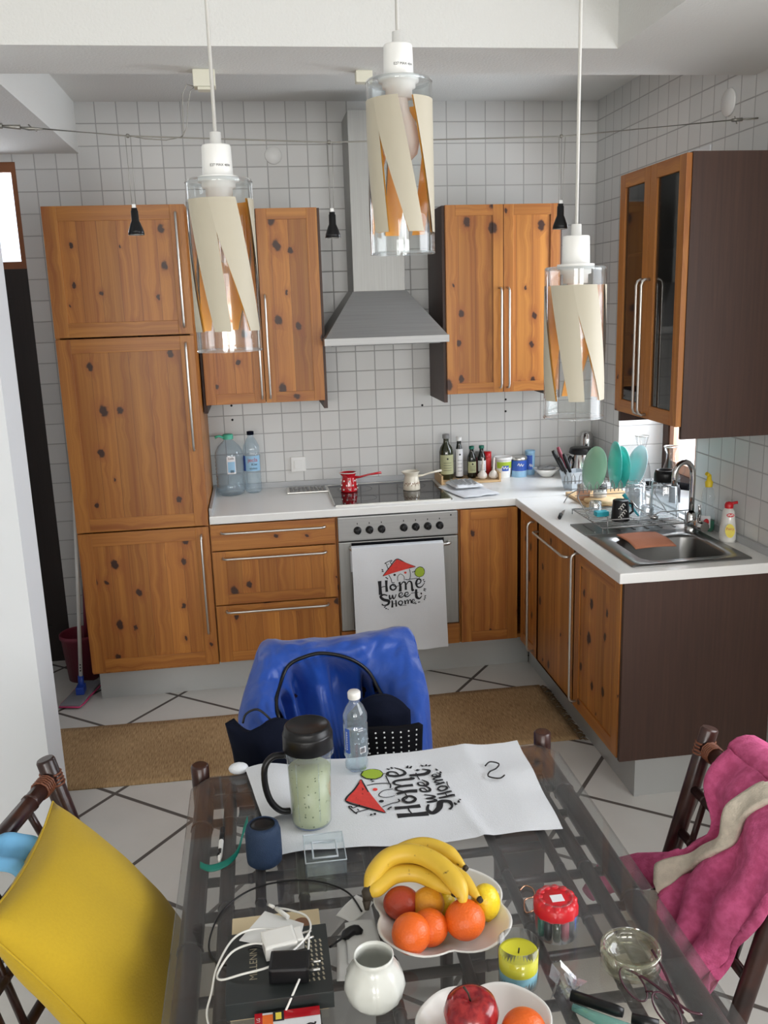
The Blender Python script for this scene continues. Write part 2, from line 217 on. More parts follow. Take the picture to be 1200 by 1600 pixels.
MT = dict(
    pv=pine('pine_vertical', 2), px=pine('pine_grain_x', 0), py=pine('pine_grain_y', 1), pp=pine('pine_boards', 2, True),
    walnut=darkwood('dark_walnut', (0.050, 0.022, 0.014)), walnut_d=darkwood('dark_stained_door', (0.018, 0.011, 0.009)), framewood=simple('orange_brown_frame', (0.26, 0.09, 0.03), 0.45, var=.2, bscale=20),
    tx=tile('wall_tile_back', 'x'), ty=tile('wall_tile_side', 'y'), floor=floor_mat(),
    plaster=simple('white_plaster', (0.74, 0.74, 0.715), 0.9, bump=0.5, bscale=110), reveal=simple('white_paint', (0.74, 0.76, 0.78), 0.6),
    worktop=simple('cream_laminate', (0.84, 0.84, 0.82), 0.32, var=0.03, bscale=300), upstand=simple('grey_strip', (0.42, 0.43, 0.44), 0.35),
    alu=simple('aluminium_plinth', (0.50, 0.51, 0.50), 0.42, 0.55, var=0.05, bscale=3),
    steel=brushed('brushed_steel', (0.36, 0.36, 0.355), 0.42, 0), steelv=brushed('brushed_steel_vertical', (0.34, 0.34, 0.325), 0.45, 2),
    chrome=simple('chrome', (0.62, 0.62, 0.62), 0.12, 1.0), satin=simple('satin_metal', (0.62, 0.61, 0.58), 0.32, 0.9), sinkm=simple('sink_steel', (0.24, 0.24, 0.235), 0.3, 0.95),
    black=simple('black_plastic', (0.006, 0.006, 0.007), 0.35, spec=0.35), blackg=simple('black_glass', (0.006, 0.006, 0.008), 0.05, spec=0.35), darkgrey=simple('dark_grey', (0.06, 0.06, 0.065), 0.5),
    white=simple('white_plastic', (0.82, 0.82, 0.80), 0.35), whitec=simple('white_ceramic', (0.80, 0.79, 0.75), 0.15, coat=0.3), ivory=simple('ivory_plastic', (0.72, 0.70, 0.58), 0.5),
    glass=thin_glass('clear_glass'), plasticg=thin_glass('clear_plastic', (0.95, 0.98, 0.99), 0.06, 0.9, 0.05), tableglass=thin_glass('table_glass', (0.86, 0.87, 0.865), 0.015, 1.15, 0.05, (0.55, 0.55, 0.55)),
    rackw=simple('rack_wire', (0.30, 0.30, 0.30), 0.35, 0.6),
    kglass=thin_glass('rack_glass', (0.93, 0.95, 0.96), 0.03, 1.8, 0.07, (0.8, 0.85, 0.9)),
    smoke=thin_glass('smoked_cabinet_glass', (0.38, 0.36, 0.34), 0.04, 1.2), winglass=thin_glass('window_glass', (0.97, 0.98, 0.99)), frost=thin_glass('frosted_plastic', (0.75, 0.80, 0.82), 0.4, 0.6, 0.45),
    cream=simple('cream_print', (0.46, 0.42, 0.33), 0.6), orange=simple('orange_print', (0.86, 0.36, 0.02), 0.5, emit=None), cord=simple('grey_cord', (0.58, 0.57, 0.54), 0.6),
    bulb=simple('bulb_glass', (0.85, 0.78, 0.74), 0.12, coat=0.6), wire=simple('steel_wire', (0.30, 0.29, 0.26), 0.4, 0.7),
    linen=simple('white_linen', (0.74, 0.76, 0.79), 0.9, bump=0.35, bscale=420, var=0.03), ink=simple('black_ink', (0.012, 0.012, 0.015), 0.8), redink=simple('red_ink', (0.70, 0.05, 0.04), 0.8, var=.2, bscale=90), greenink=simple('green_ink', (0.36, 0.50, 0.04), 0.8),
    bamboo=blotch('dark_bamboo', (0.018, 0.006, 0.005), (0.050, 0.017, 0.012), 14, 0.28, 0.15, 60), rattan=simple('rattan_wrap', (0.20, 0.065, 0.03), 0.4, bump=.5, bscale=300), cushion=simple('beige_cushion', (0.62, 0.57, 0.49), 0.9, bump=0.3, bscale=300),
    blue=simple('royal_blue_nylon', (0.007, 0.062, 0.36), 0.42, bump=0.9, bscale=18, sheen=0.2), navy=simple('navy_cloth', (0.004, 0.006, 0.016), 0.9, spec=0.15, bump=.4, bscale=40), blackcloth=simple('black_cloth', (0.004, 0.004, 0.006), 0.9, spec=0.15),
    pink=blotch('pink_fleece', (0.50, 0.075, 0.19), (0.62, 0.11, 0.26), 60, 1.0, 1.0, 260), creamf=blotch('cream_fleece', (0.56, 0.50, 0.41), (0.64, 0.57, 0.47), 60, 1.0, 1.0, 260),
    yellow=simple('mustard_velvet', (0.50, 0.33, 0.008), 0.85, bump=0.15, bscale=200, var=0.06, sheen=0.1), rug=rug_mat(), fringe=simple('rug_fringe', (0.13, 0.08, 0.035), 0.95),
    maroon=simple('maroon_plastic', (0.24, 0.035, 0.06), 0.4), red=simple('red_plastic', (0.55, 0.012, 0.02), 0.3), redenamel=simple('red_enamel', (0.46, 0.008, 0.016), 0.12, coat=.5), creamenamel=simple('cream_enamel', (0.74, 0.68, 0.56), 0.15, coat=.5),
    bluep=simple('blue_plastic', (0.02, 0.06, 0.35), 0.4), mopgrey=simple('mop_pad', (0.22, 0.22, 0.24), 0.9), pinkp=simple('pink_trim', (0.55, 0.05, 0.16), 0.6),
    teal=simple('teal_plate', (0.06, 0.52, 0.46), 0.3), mint=simple('mint_plate', (0.30, 0.60, 0.42), 0.35), pale=simple('pale_blue_plate', (0.45, 0.68, 0.72), 0.35), cyan=simple('cyan_plastic', (0.03, 0.42, 0.52), 0.4),
    terracotta=simple('terracotta_cloth', (0.52, 0.20, 0.11), 0.8, bump=.3, bscale=250), board=simple('light_wood', (0.62, 0.42, 0.22), 0.5, var=.15, bscale=25),
    oil=simple('dark_green_glass', (0.018, 0.022, 0.006), 0.08, coat=.4), vinegar=simple('dark_bottle', (0.006, 0.008, 0.006), 0.08, coat=.4), labelg=simple('olive_label', (0.42, 0.43, 0.25), 0.6), labelw=simple('white_label', (0.74, 0.74, 0.76), 0.6), labelb=simple('blue_label', (0.03, 0.10, 0.45), 0.5), greencap=simple('green_cap', (0.0, 0.12, 0.08), 0.4), labelr=simple('red_label', (0.55, 0.02, 0.02), 0.5), lightblue=simple('light_blue_label', (0.30, 0.52, 0.72), 0.6),
    garlic=simple('garlic_skin', (0.72, 0.66, 0.60), 0.6, var=.1, bscale=60), greenliq=simple('green_liquid', (0.0, 0.16, 0.07), 0.15), yellowp=simple('yellow_plastic', (0.75, 0.55, 0.02), 0.4), mintcap=simple('mint_cap', (0.10, 0.55, 0.38), 0.4), water=thin_glass('water_bottle_plastic', (0.88, 0.94, 0.97), 0.08, 1.6, 0.10, (0.7, 0.8, 0.9)),
    smoothie=smoothie_mat(), speaker=simple('navy_speaker_mesh', (0.006, 0.024, 0.065), 0.7, bump=0.4, bscale=500), greens=simple('green_strap', (0.0, 0.16, 0.12), 0.5),
    banana=blotch('banana_skin', (0.10, 0.045, 0.015), (0.68, 0.44, 0.04), 45, 0.45, 0.05, 60, lo=0.28, hi=0.34, stretch=(1, 1, 1)), bananatip=simple('banana_tip', (0.035, 0.025, 0.015), 0.7),
    orangef=simple('orange_skin', (0.76, 0.125, 0.010), 0.35, bump=0.35, bscale=260), darkorange=simple('blood_orange_skin', (0.42, 0.05, 0.02), 0.35, bump=.3, bscale=200), lemon=simple('lemon_skin', (0.82, 0.60, 0.02), 0.35, bump=.35, bscale=170), yorange=simple('yellow_orange_skin', (0.70, 0.30, 0.02), 0.35, bump=.3, bscale=220), apple=blotch('apple_skin', (0.20, 0.006, 0.012), (0.40, 0.03, 0.03), 30, 0.15, 0.02, 60, stretch=(3, 3, .5)),
    milk=simple('milk_glass', (0.68, 0.69, 0.64), 0.25, coat=.5), waxy=simple('yellow_wax', (0.66, 0.62, 0.03), 0.5), waxb=simple('blue_wax', (0.22, 0.45, 0.55), 0.5), ash=thin_glass('ashtray_glass', (0.93, 0.93, 0.86), 0.03, 1.8, 0.04, (0.7, 0.68, 0.5)),
    spec=simple('burgundy_frame', (0.05, 0.01, 0.02), 0.2), paper=simple('paper', (0.74, 0.74, 0.72), 0.8), bookc=simple('cream_cover', (0.66, 0.54, 0.34), 0.6), bookb=simple('black_box_card', (0.022, 0.026, 0.026), 0.4), brownp=simple('brown_print', (0.22, 0.10, 0.05), 0.6), gold=simple('gold_print', (0.40, 0.36, 0.26), 0.5), yellowl=simple('yellow_label', (0.80, 0.66, 0.08), 0.5), orangel=simple('orange_label', (0.80, 0.16, 0.02), 0.5),
    copper=simple('copper_wire', (0.55, 0.30, 0.20), 0.25, 0.9), film=thin_glass('crinkled_film', (0.85, 0.88, 0.95), 0.12, 3.0, 0.12), tealg=thin_glass('teal_glass', (0.55, 0.80, 0.76), 0.05, 1.5, .2, (.3, .6, .55)), glove=simple('light_blue_cloth', (0.16, 0.42, 0.68), 0.8, bump=.3, bscale=60), dots=simple('white_dots', (0.8, 0.8, 0.8), 0.5), inner=simple('dark_interior', (0.02, 0.012, 0.008), 0.7), grey=simple('mid_grey', (0.25, 0.25, 0.25), 0.5), pinkcur=simple('pinkish_frame', (0.55, 0.30, 0.20), 0.6),
)

# ------------------------------------------------------------------ mesh helpers
W = {}
class MB:
    def __init__(s, M=None): s.bm = bmesh.new(); s.M = M
    def P(s, p):
        v = Vector(p); return s.M @ v if s.M else v
    def face(s, vs, mi=0, sm=False):
        try: f = s.bm.faces.new(vs)
        except ValueError: return None
        f.material_index = mi; f.smooth = sm; return f
    def box(s, x0, x1, y0, y1, z0, z1, mi=0, bev=0.0):
        c = [(x, y, z) for x in (x0, x1) for y in (y0, y1) for z in (z0, z1)]
        v = [s.bm.verts.new(s.P(p)) for p in c]
        fs = [s.face([v[i] for i in q], mi) for q in ((0, 1, 3, 2), (4, 6, 7, 5), (0, 4, 5, 1), (2, 3, 7, 6), (0, 2, 6, 4), (1, 5, 7, 3))]
        if bev > 0:
            es = set(e for f in fs for e in f.edges)
            bmesh.ops.bevel(s.bm, geom=list(es), offset=bev, segments=2, profile=0.7, affect='EDGES', material=-1)
        return s
    def prism(s, pts, z0, z1, mi=0, bev=0.0, axis='z'):
        def q(p, z): return (p[0], p[1], z) if axis == 'z' else ((p[0], z, p[1]) if axis == 'y' else (z, p[0], p[1]))
        a = [s.bm.verts.new(s.P(q(p, z0))) for p in pts]; b = [s.bm.verts.new(s.P(q(p, z1))) for p in pts]; n = len(pts)
        fs = [s.face(a[::-1], mi), s.face(b, mi)] + [s.face([a[i], a[(i + 1) % n], b[(i + 1) % n], b[i]], mi) for i in range(n)]
        if bev > 0: bmesh.ops.bevel(s.bm, geom=list(set(e for f in fs if f for e in f.edges)), offset=bev, segments=2, affect='EDGES')
        return s
    def tube(s, pts, r, seg=8, mi=0, closed=False, caps=True):
        pts = [Vector(p) for p in pts]; n = len(pts); rr = r if isinstance(r, (list, tuple)) else [r] * n
        rings = []; up = None
        for i, p in enumerate(pts):
            if closed: t = pts[(i + 1) % n] - pts[i - 1]
            else: t = pts[min(i + 1, n - 1)] - pts[max(i - 1, 0)]
            if t.length < 1e-9: t = Vector((0, 0, 1))
            t.normalize()
            if up is None:
                up = Vector((0, 0, 1)) if abs(t.z) < 0.9 else Vector((1, 0, 0))
            u = (up - t * up.dot(t)); u.normalize(); up = u; w = t.cross(u)
            rings.append([s.bm.verts.new(s.P(p + (u * math.cos(2 * PI * k / seg) + w * math.sin(2 * PI * k / seg)) * rr[i])) for k in range(seg)])
        for i in range(n if closed else n - 1):
            a, b = rings[i], rings[(i + 1) % n]
            for k in range(seg): s.face([a[k], a[(k + 1) % seg], b[(k + 1) % seg], b[k]], mi, True)
        if caps and not closed: s.face(rings[0][::-1], mi); s.face(rings[-1], mi)
        return s
    def lathe(s, prof, c=(0, 0, 0), seg=24, mi=0, T=None, mis=None, sx=1, sy=1, wob=None):
        c = Vector(c); rings = []
        for j, (r, z) in enumerate(prof):
            if r < 1e-6:
                p = Vector((0, 0, z)); p = T @ p if T else p; rings.append([s.bm.verts.new(s.P(c + p))])
            else:
                ring = []
                for k in range(seg):
                    a = 2 * PI * k / seg; q = r * (wob(a, z) if wob else 1); p = Vector((q * math.cos(a) * sx, q * math.sin(a) * sy, z)); p = T @ p if T else p; ring.append(s.bm.verts.new(s.P(c + p)))
                rings.append(ring)
        for j in range(len(rings) - 1):
            a, b = rings[j], rings[j + 1]; q = mis[j] if mis else mi
            if len(a) == 1 and len(b) == 1: continue
            for k in range(seg):
                k2 = (k + 1) % seg
                if len(a) == 1: s.face([a[0], b[k2], b[k]], q, True)
                elif len(b) == 1: s.face([a[k], a[k2], b[0]], q, True)
                else: s.face([a[k], a[k2], b[k2], b[k]], q, True)
        return s
    def grid(s, fn, nu, nv, mi=0, sm=True, closed_u=False):
        g = [[s.bm.verts.new(s.P(fn(i / nu, j / nv))) for j in range(nv + 1)] for i in range(nu + (0 if closed_u else 1))]
        n = len(g)
        for i in range(nu):
            for j in range(nv): s.face([g[i][j], g[(i + 1) % n][j], g[(i + 1) % n][j + 1], g[i][j + 1]], mi, sm)
        return s
    def ball(s, c, r, mi=0, seg=16, rings=10, sc=(1, 1, 1), T=None):
        prof = [(max(0, math.sin(PI * i / rings)) * r if 0 < i < rings else 0, -math.cos(PI * i / rings) * r) for i in range(rings + 1)]
        T2 = Matrix.Diagonal((sc[0], sc[1], sc[2])); T3 = (T @ T2) if T else T2
        return s.lathe(prof, c, seg, mi, T3)
    def stroke(s, pts, w, fn, mi=0, step=6):
        # brush ribbon in 2D (motif units) mapped by fn
        P2 = []; n = len(pts)
        ww = w if isinstance(w, (list, tuple)) else [w] * n
        V = [Vector((p[0], p[1])) for p in pts]
        out = []; ow = []
        for i in range(n - 1):
            p0, p1, p2, p3 = V[max(i - 1, 0)], V[i], V[i + 1], V[min(i + 2, n - 1)]
            for k in range(step):
                t = k / step; out.append(0.5 * ((2 * p1) + (-p0 + p2) * t + (2 * p0 - 5 * p1 + 4 * p2 - p3) * t * t + (-p0 + 3 * p1 - 3 * p2 + p3) * t ** 3)); ow.append(ww[i] * (1 - t) + ww[i + 1] * t)
        out.append(V[-1]); ow.append(ww[-1]); prev = None
        for i, p in enumerate(out):
            t = out[min(i + 1, len(out) - 1)] - out[max(i - 1, 0)]
            if t.length < 1e-9: continue
            t.normalize(); nrm = Vector((-t.y, t.x)) * ow[i] / 2
            cur = [s.bm.verts.new(s.P(fn(*(p + nrm)))), s.bm.verts.new(s.P(fn(*(p - nrm))))]
            if prev: s.face([prev[0], prev[1], cur[1], cur[0]], mi)
            prev = cur
        return s
    def poly2(s, pts, fn, mi=0): return s.face([s.bm.verts.new(s.P(fn(*p))) for p in pts], mi)
    def text(s, txt, size, fn, mi=0):
        cu = bpy.data.curves.new('t', 'FONT'); cu.body = txt; cu.size = size; cu.align_x = 'CENTER'; cu.align_y = 'CENTER'
        o = bpy.data.objects.new('t', cu); me = o.to_mesh(); vs = [s.bm.verts.new(s.P(fn(v.co.x, v.co.y))) for v in me.vertices]
        for p in me.polygons: s.face([vs[i] for i in p.vertices], mi)
        o.to_mesh_clear(); bpy.data.objects.remove(o); bpy.data.curves.remove(cu); return s
    def build(s, name, mats, parent=None, loc=None, label=None, mods=None, weld=False):
        if not isinstance(mats, (list, tuple)): mats = [mats]
        bm = s.bm
        if weld: bmesh.ops.remove_doubles(bm, verts=bm.verts, dist=1e-5)
        bmesh.ops.recalc_face_normals(bm, faces=bm.faces)
        if loc is None:
            xs = [v.co.x for v in bm.verts]; ys = [v.co.y for v in bm.verts]; zs = [v.co.z for v in bm.verts]
            loc = Vector(((min(xs) + max(xs)) / 2, (min(ys) + max(ys)) / 2, min(zs)))
        loc = Vector(loc)
        bmesh.ops.translate(bm, verts=bm.verts, vec=-loc)
        me = bpy.data.meshes.new(name); bm.to_mesh(me); bm.free()
        for q in mats: me.materials.append(MT[q])
        o = bpy.data.objects.new(name, me); COL.objects.link(o); W[o.name] = loc
        if parent: o.parent = parent; o.location = loc - W[parent.name]
        else: o.location = loc
        if label: o['label'] = label
        for md in (mods or []):
            if md[0] == 'sub': q = o.modifiers.new('s', 'SUBSURF'); q.levels = q.render_levels = md[1]
            if md[0] == 'solid': q = o.modifiers.new('t', 'SOLIDIFY'); q.thickness = md[1]; q.offset = md[2] if len(md) > 2 else 0
        return o
def tag(o, label=None, cat=None, group=None, kind=None):
    if label: o['label'] = label
    if cat: o['category'] = cat
    if group: o['group'] = group
    if kind: o['kind'] = kind
    return o
def thing(name, label, cat, loc, group=None):
    o = bpy.data.objects.new(name, None); COL.objects.link(o); o.location = loc; o.empty_display_size = 0.1; W[o.name] = Vector(loc)
    return tag(o, label, cat, group)
def struct(o): o['kind'] = 'structure'; return o
def wcyl(c, r, z0, th0=0.0, dirv=1):
    # map flat label coords (u across, v up) on a cylinder round c facing the camera side (-y)
    def f(u, v):
        a = -PI / 2 + th0 + u / r; return (c[0] + r * math.cos(a), c[1] + r * math.sin(a), z0 + v)
    return f
def flat(o, ux, uy):
    o = Vector(o); ux = Vector(ux); uy = Vector(uy)
    return lambda a, b: o + ux * a + uy * b

# ------------------------------------------------------------------ room shell
XR = 2.7; ZC = 2.83; ZS = 2.6
struct(MB().box(-2.2, 3.4, -10.1, 0.35, -0.1, 0).build('floor', 'floor'))
struct(MB().box(-2.2, 3.4, -10.1, 0.35, ZC, ZC + .1).build('ceiling', 'plaster'))
struct(MB().box(-0.222, XR + .5, 0, 0.12, 0, ZC).box(-1.05, -0.222, 0, .12, 2.562, ZC).box(-2.2, -1.05, 0, .12, 0, ZC).build('wall_back', 'tx'))
# right wall with window niche  y -1.23..-0.40, z 0.95..2.41
b = MB()
b.box(XR, XR + .45, -0.40, 0.0, 0, ZC); b.box(XR, XR + .45, -1.905, -1.23, 0, ZC); b.box(XR, XR + .45, -1.23, -0.40, 0, 0.90); b.box(XR, XR + .45, -1.23, -0.40, 2.41, ZC)
struct(b.build('wall_right', 'ty'))
struct(MB().box(XR, XR + .45, -10.0, -4.6, 0, ZC).box(XR, XR + .45, -2.9, -1.905, 0, ZC).box(XR, XR + .45, -4.6, -2.9, 0, .95).box(XR, XR + .45, -4.6, -2.9, 2.25, ZC).build('wall_right_front', 'plaster'))
b = MB().box(XR + .32, XR + .38, -4.6, -2.9, .95, 1.01).box(XR + .32, XR + .38, -4.6, -2.9, 2.19, 2.25)
for yy in (-4.6, -3.78, -2.96): b.box(XR + .32, XR + .38, yy, yy + .06, 1.01, 2.19)
for zz in (1.38, 1.77): b.box(XR + .335, XR + .365, -4.54, -2.96, zz, zz + .03)
struct(b.build('window_5', 'framewood'))
b = MB(); b.box(XR - .006, XR + .25, -1.236, -0.395, 2.385, 2.415); struct(b.build('trim_1', 'reveal'))
# left: dark door and transom in the side wall x=-0.225
struct(MB().box(-2.3, -2.1, -1.675, 0.0, 0, ZC).build('wall_left', 'plaster'))
# rear wall with two big windows, side wall of the dining part
b = MB(); b.box(-2.2, XR + .45, -10.1, -9.9, 0, 1.3); b.box(-2.2, XR + .45, -10.1, -9.9, 2.6, ZC); b.box(-2.2, -1.8, -10.1, -9.9, 1.3, 2.6); b.box(0.1, 1.0, -10.1, -9.9, 1.3, 2.6); b.box(2.9, XR + .45, -10.1, -9.9, 1.3, 2.6)
struct(b.build('wall_front', 'plaster'))
struct(MB().box(-2.3, -2.1, -10.1, -1.87, 0, ZC).build('wall_left_dining', 'plaster'))
for k, x0 in enumerate((-1.8, 1.0)):
    b = MB()
    for a, c in ((x0, x0 + .06), (x0 + .92, x0 + .98), (x0 + 1.84, x0 + 1.9)): b.box(a, c, -9.93, -9.87, 1.3, 2.6)
    for z in (1.3, 1.71, 2.13, 2.54): b.box(x0, x0 + 1.9, -9.925, -9.875, z, z + .06)
    w = struct(b.build('window_%d' % (k + 3), 'framewood'))
# partition and beams
struct(MB().box(-2.2, 0.087, -1.87, -1.675, 0, ZS).build('wall_partition', 'reveal'))
struct(MB().box(-2.2, XR, -1.86, -1.53, ZS, ZC).build('trim_2', 'plaster'))
struct(MB().box(-2.2, 0.08, -1.53, 0.0, 2.597, ZC).build('trim_3', 'plaster'))
struct(MB().box(2.05, XR, -4.9, -1.86, ZS, ZC).build('trim_4', 'plaster'))
# transom window over the dark door
fw = struct(MB().box(-1.05, -0.222, .005, .075, 2.515, 2.562).box(-1.05, -0.222, .005, .075, 2.065, 2.10).box(-0.246, -0.222, .005, .075, 2.10, 2.515).box(-1.05, -1.02, .005, .075, 2.10, 2.515).build('window_1', 'framewood'))
MB().box(-1.02, -0.246, .045, .049, 2.10, 2.515).build('pane', 'winglass', fw)
dr = struct(MB().box(-1.05, -0.222, .02, .07, 0.0, 2.065).box(-.31, -.222, .005, .02, 0, 2.065).box(-1.05, -.96, .005, .02, 0, 2.065).box(-.96, -.31, .005, .02, 1.93, 2.065).box(-.96, -.31, .005, .02, 1.25, 1.36).box(-.96, -.31, .005, .02, 0, 0.2).build('door_1', 'walnut_d'))
MB().box(-.91, -.36, .008, .0195, 1.41, 1.88, bev=.004).box(-.91, -.36, .008, .0195, .26, 1.19, bev=.004).build('panel', 'walnut_d', dr)
# kitchen window in the niche (opened wooden casement)
wn = thing('window_2', None, None, (2.97, -0.8, 0.9)); struct(wn)
b = MB()
b.box(2.94, 3.0, -1.23, -1.17, .9, 2.41).box(2.94, 3.0, -0.46, -0.40, .9, 2.41).box(2.94, 3.0, -0.86, -0.78, .9, 2.41).box(2.94, 3.0, -1.23, -0.40, .9, .96).box(2.94, 3.0, -1.23, -0.40, 2.35, 2.41)
b.build('frame', 'walnut', wn)
b = MB()
for y0, y1 in ((-1.17, -.86), (-.78, -.46)):
    b.box(2.95, 2.985, y0, y0 + .045, .96, 2.35).box(2.95, 2.985, y1 - .045, y1, .96, 2.35).box(2.95, 2.985, y0, y1, .96, 1.01).box(2.95, 2.985, y0, y1, 2.3, 2.35)
b.build('sash', 'pinkcur', wn)
MB().box(2.966, 2.969, -1.13, -.90, 1.01, 2.3).box(2.966, 2.969, -.74, -.50, 1.01, 2.3).build('pane', 'winglass', wn)
struct(MB().box(XR - .002, 2.94, -1.229, -0.401, .885, .905).build('trim_5', 'reveal'))
# plugs in the tiles: round blank covers, socket, small drilled holes
def disc(c, r, ax, name, label, cat, mat='white', group=None):
    T = Matrix.Rotation(PI / 2, 3, 'X') if ax == 'y' else Matrix.Rotation(-PI / 2, 3, 'Y')
    b = MB(); b.lathe([(0, 0), (r, 0), (r, .005), (r * .96, .008), (0, .009)], c, 28, 0, T); return tag(b.build(name, mat), label, cat)
disc((1.017, -0.001, 2.579), .042, 'y', 'blank_cover', 'round white blanking cover on the tiled back wall left of the hood', 'cover')
disc((2.699, -1.361, 2.544), .05, 'x', 'blank_cover', 'round white blanking cover high on the right tiled wall', 'cover')
sk = MB().box(1.02, 1.10, -0.012, -0.001, .975, 1.055, bev=.004).build('wall_socket', 'white'); tag(sk, 'white square switch on the tiles above the metal tray', 'switch')
MB().box(1.038, 1.082, -0.018, -0.012, .993, 1.037, bev=.002).build('rocker', 'white', sk)
for x, z in ((.726, 1.345), (.726, 1.27), (1.745, 1.30), (2.21, 1.31), (2.21, 1.245)):
    q = MB().lathe([(.006, 0), (.006, .001), (0, .0012)], (x, -0.0005, z), 10, 0, Matrix.Rotation(PI / 2, 3, 'X')).build('wall_plug', 'black')
    tag(q, {(.726, 1.345): 'small dark plug hole in the tile right above the water bottles, upper one', (.726, 1.27): 'small dark plug hole above the water bottles, lower one', (1.745, 1.30): 'dark plug hole in the tiles just below the right wall cabinet side', (2.21, 1.31): 'upper dark plug hole under the right wall cabinet', (2.21, 1.245): 'lower dark plug hole under the right wall cabinet'}[(x, z)], 'plug')

# ------------------------------------------------------------------ kitchen cabinets
def handle_mb(p0, p1, out, r=.0055):
    p0 = Vector(p0); p1 = Vector(p1); o = Vector(out); d = (p1 - p0).normalized()
    pts = [p0, p0 + o * .55, p0 + o * .85 + d * .006, p0 + o + d * .02, p1 + o - d * .02, p1 + o * .85 - d * .006, p1 + o * .55, p1]
    return MB().tube(pts, r, 8)
def door_front(cab, a0, a1, z0, z1, plane, face, handle=None, st=.062, name='door', mats=None, glass=False, drawer=False, label=None, hlabel='satin steel bar handle'):
    """framed door; plane 'y' = lies along x at y=face (front toward -y); plane 'x' = lies along y at x=face (front toward -x)"""
    t = .02; hm = 'px' if plane == 'y' else 'py'
    b = MB(); g = .0015; a0 += g; a1 -= g; z0 += g; z1 -= g
    def bx(p0, p1, q0, q1, d0, d1, mi, bev=.0018):
        if plane == 'y': b.box(p0, p1, face + d0, face + d1, q0, q1, mi, bev)
        else: b.box(face + d0, face + d1, p0, p1, q0, q1, mi, bev)
    if drawer and z1 - z0 < .16: bx(a0, a1, z0, z1, 0, t, 1)
    else:
        rt = st if not drawer else .05
        bx(a0, a0 + st, z0, z1, 0, t, 0); bx(a1 - st, a1, z0, z1, 0, t, 0)
        bx(a0 + st, a1 - st, z0, z0 + rt, 0, t, 1); bx(a0 + st, a1 - st, z1 - rt, z1, 0, t, 1)
        if not glass: bx(a0 + st - .004, a1 - st + .004, z0 + rt - .004, z1 - rt + .004, .006, .014, 2, 0)
    d = b.build(name, ['pv', hm, 'pp'], cab, label=label)
    if glass:
        g2 = MB()
        if plane == 'y': g2.box(a0 + st, a1 - st, face + .008, face + .012, z0 + rt, z1 - rt)
        else: g2.box(face + .008, face + .012, a0 + st, a1 - st, z0 + rt, z1 - rt)
        g2.build('glass_pane', 'smoke', d)
    if handle:
        h0, h1 = handle; out = (0, -.032, 0) if plane == 'y' else (-.032, 0, 0)
        handle_mb(h0, h1, out).build('handle', 'satin', d, label=hlabel)
    return d
YF = -0.62   # face of base/tall doors
def Y(x, z): return (x, YF, z)
# tall cabinet
tc_ = thing('tall_cabinet', 'tall knotty pine larder cabinet with three stacked doors at the left', 'cabinet', (.3, -.3, 0))
MB().box(0, .018, -.60, -.01, .15, 2.292).box(.582, .6, -.60, -.01, .15, 2.292).box(.018, .582, -.60, -.01, 2.274, 2.292).box(.018, .582, -.60, -.01, .15, .168).box(.018, .582, -.02, -.01, .168, 2.274).build('body', 'pv', tc_)
door_front(tc_, 0, .6, 1.737, 2.292, 'y', YF, (Y(.562, 1.77), Y(.562, 2.255)))
door_front(tc_, 0, .6, .853, 1.733, 'y', YF, (Y(.562, 1.215), Y(.562, 1.70)))
door_front(tc_, 0, .6, .163, .849, 'y', YF, (Y(.562, .325), Y(.562, .81)))
# drawers
dc = thing('drawer_cabinet', 'pine base cabinet with three drawers left of the oven', 'cabinet', (.9, -.3, .15))
MB().box(.602, .618, -.60, -.01, .16, .853).box(1.182, 1.2, -.60, -.01, .16, .853).box(.618, 1.182, -.60, -.01, .16, .176).box(.618, 1.182, -.02, -.01, .176, .853).build('body', 'pv', dc)
door_front(dc, .605, 1.195, .725, .852, 'y', YF, (Y(.655, .815), Y(1.145, .815)), name='drawer', drawer=True)
door_front(dc, .605, 1.195, .455, .722, 'y', YF, (Y(.655, .69), Y(1.145, .69)), name='drawer', drawer=True)
door_front(dc, .605, 1.195, .163, .452, 'y', YF, (Y(.655, .425), Y(1.145, .425)), name='drawer', drawer=True)
# oven housing
oh = thing('oven_cabinet', 'pine base housing round the built-in oven', 'cabinet', (1.5, -.3, .15))
MB().box(1.202, 1.218, -.60, -.01, .16, .853).box(1.784, 1.798, -.60, -.01, .16, .853).box(1.218, 1.784, -.60, -.01, .16, .18).build('body', 'pv', oh)
door_front(oh, 1.202, 1.798, .163, .272, 'y', YF, None, name='drawer', drawer=True, label='plain pine strip below the oven door')
ov = thing('oven', 'built-in stainless steel oven with seven black knobs under the hob', 'oven', (1.5, -.3, .28))
MB().box(1.22, 1.78, -.60, -.05, .282, .85).build('body', 'darkgrey', ov)
MB().box(1.207, 1.793, -.632, -.602, .735, .852, bev=.004).build('control_panel', 'steel', ov)
b = MB().box(1.207, 1.793, -.628, -.602, .278, .728, bev=.004); od = b.build('door', 'steelv', ov)
MB().box(1.268, 1.722, -.631, -.6285, .286, .724).build('door_window', 'blackg', od)
handle_mb((1.262, -.631, .70), (1.745, -.631, .70), (0, -.045, 0), .008).build('handle', 'satin', od)
for x in (1.300, 1.358, 1.417, 1.525, 1.584, 1.643, 1.702):
    T = Matrix.Rotation(PI / 2, 3, 'X')
    k = MB().lathe([(.019, 0), (.019, .004), (.016, .008), (.0155, .022), (.013, .025), (0, .025)], (x, -.632, .786), 20, 0, T).box(x - .003, x + .003, -.662, -.655, .772, .800).build('knob', 'black', ov)
for x in (1.300, 1.358, 1.417, 1.525, 1.584, 1.643, 1.702): MB().box(x - .002, x + .002, -.6328, -.632, .815, .823).build('dial_mark', 'ink', ov)
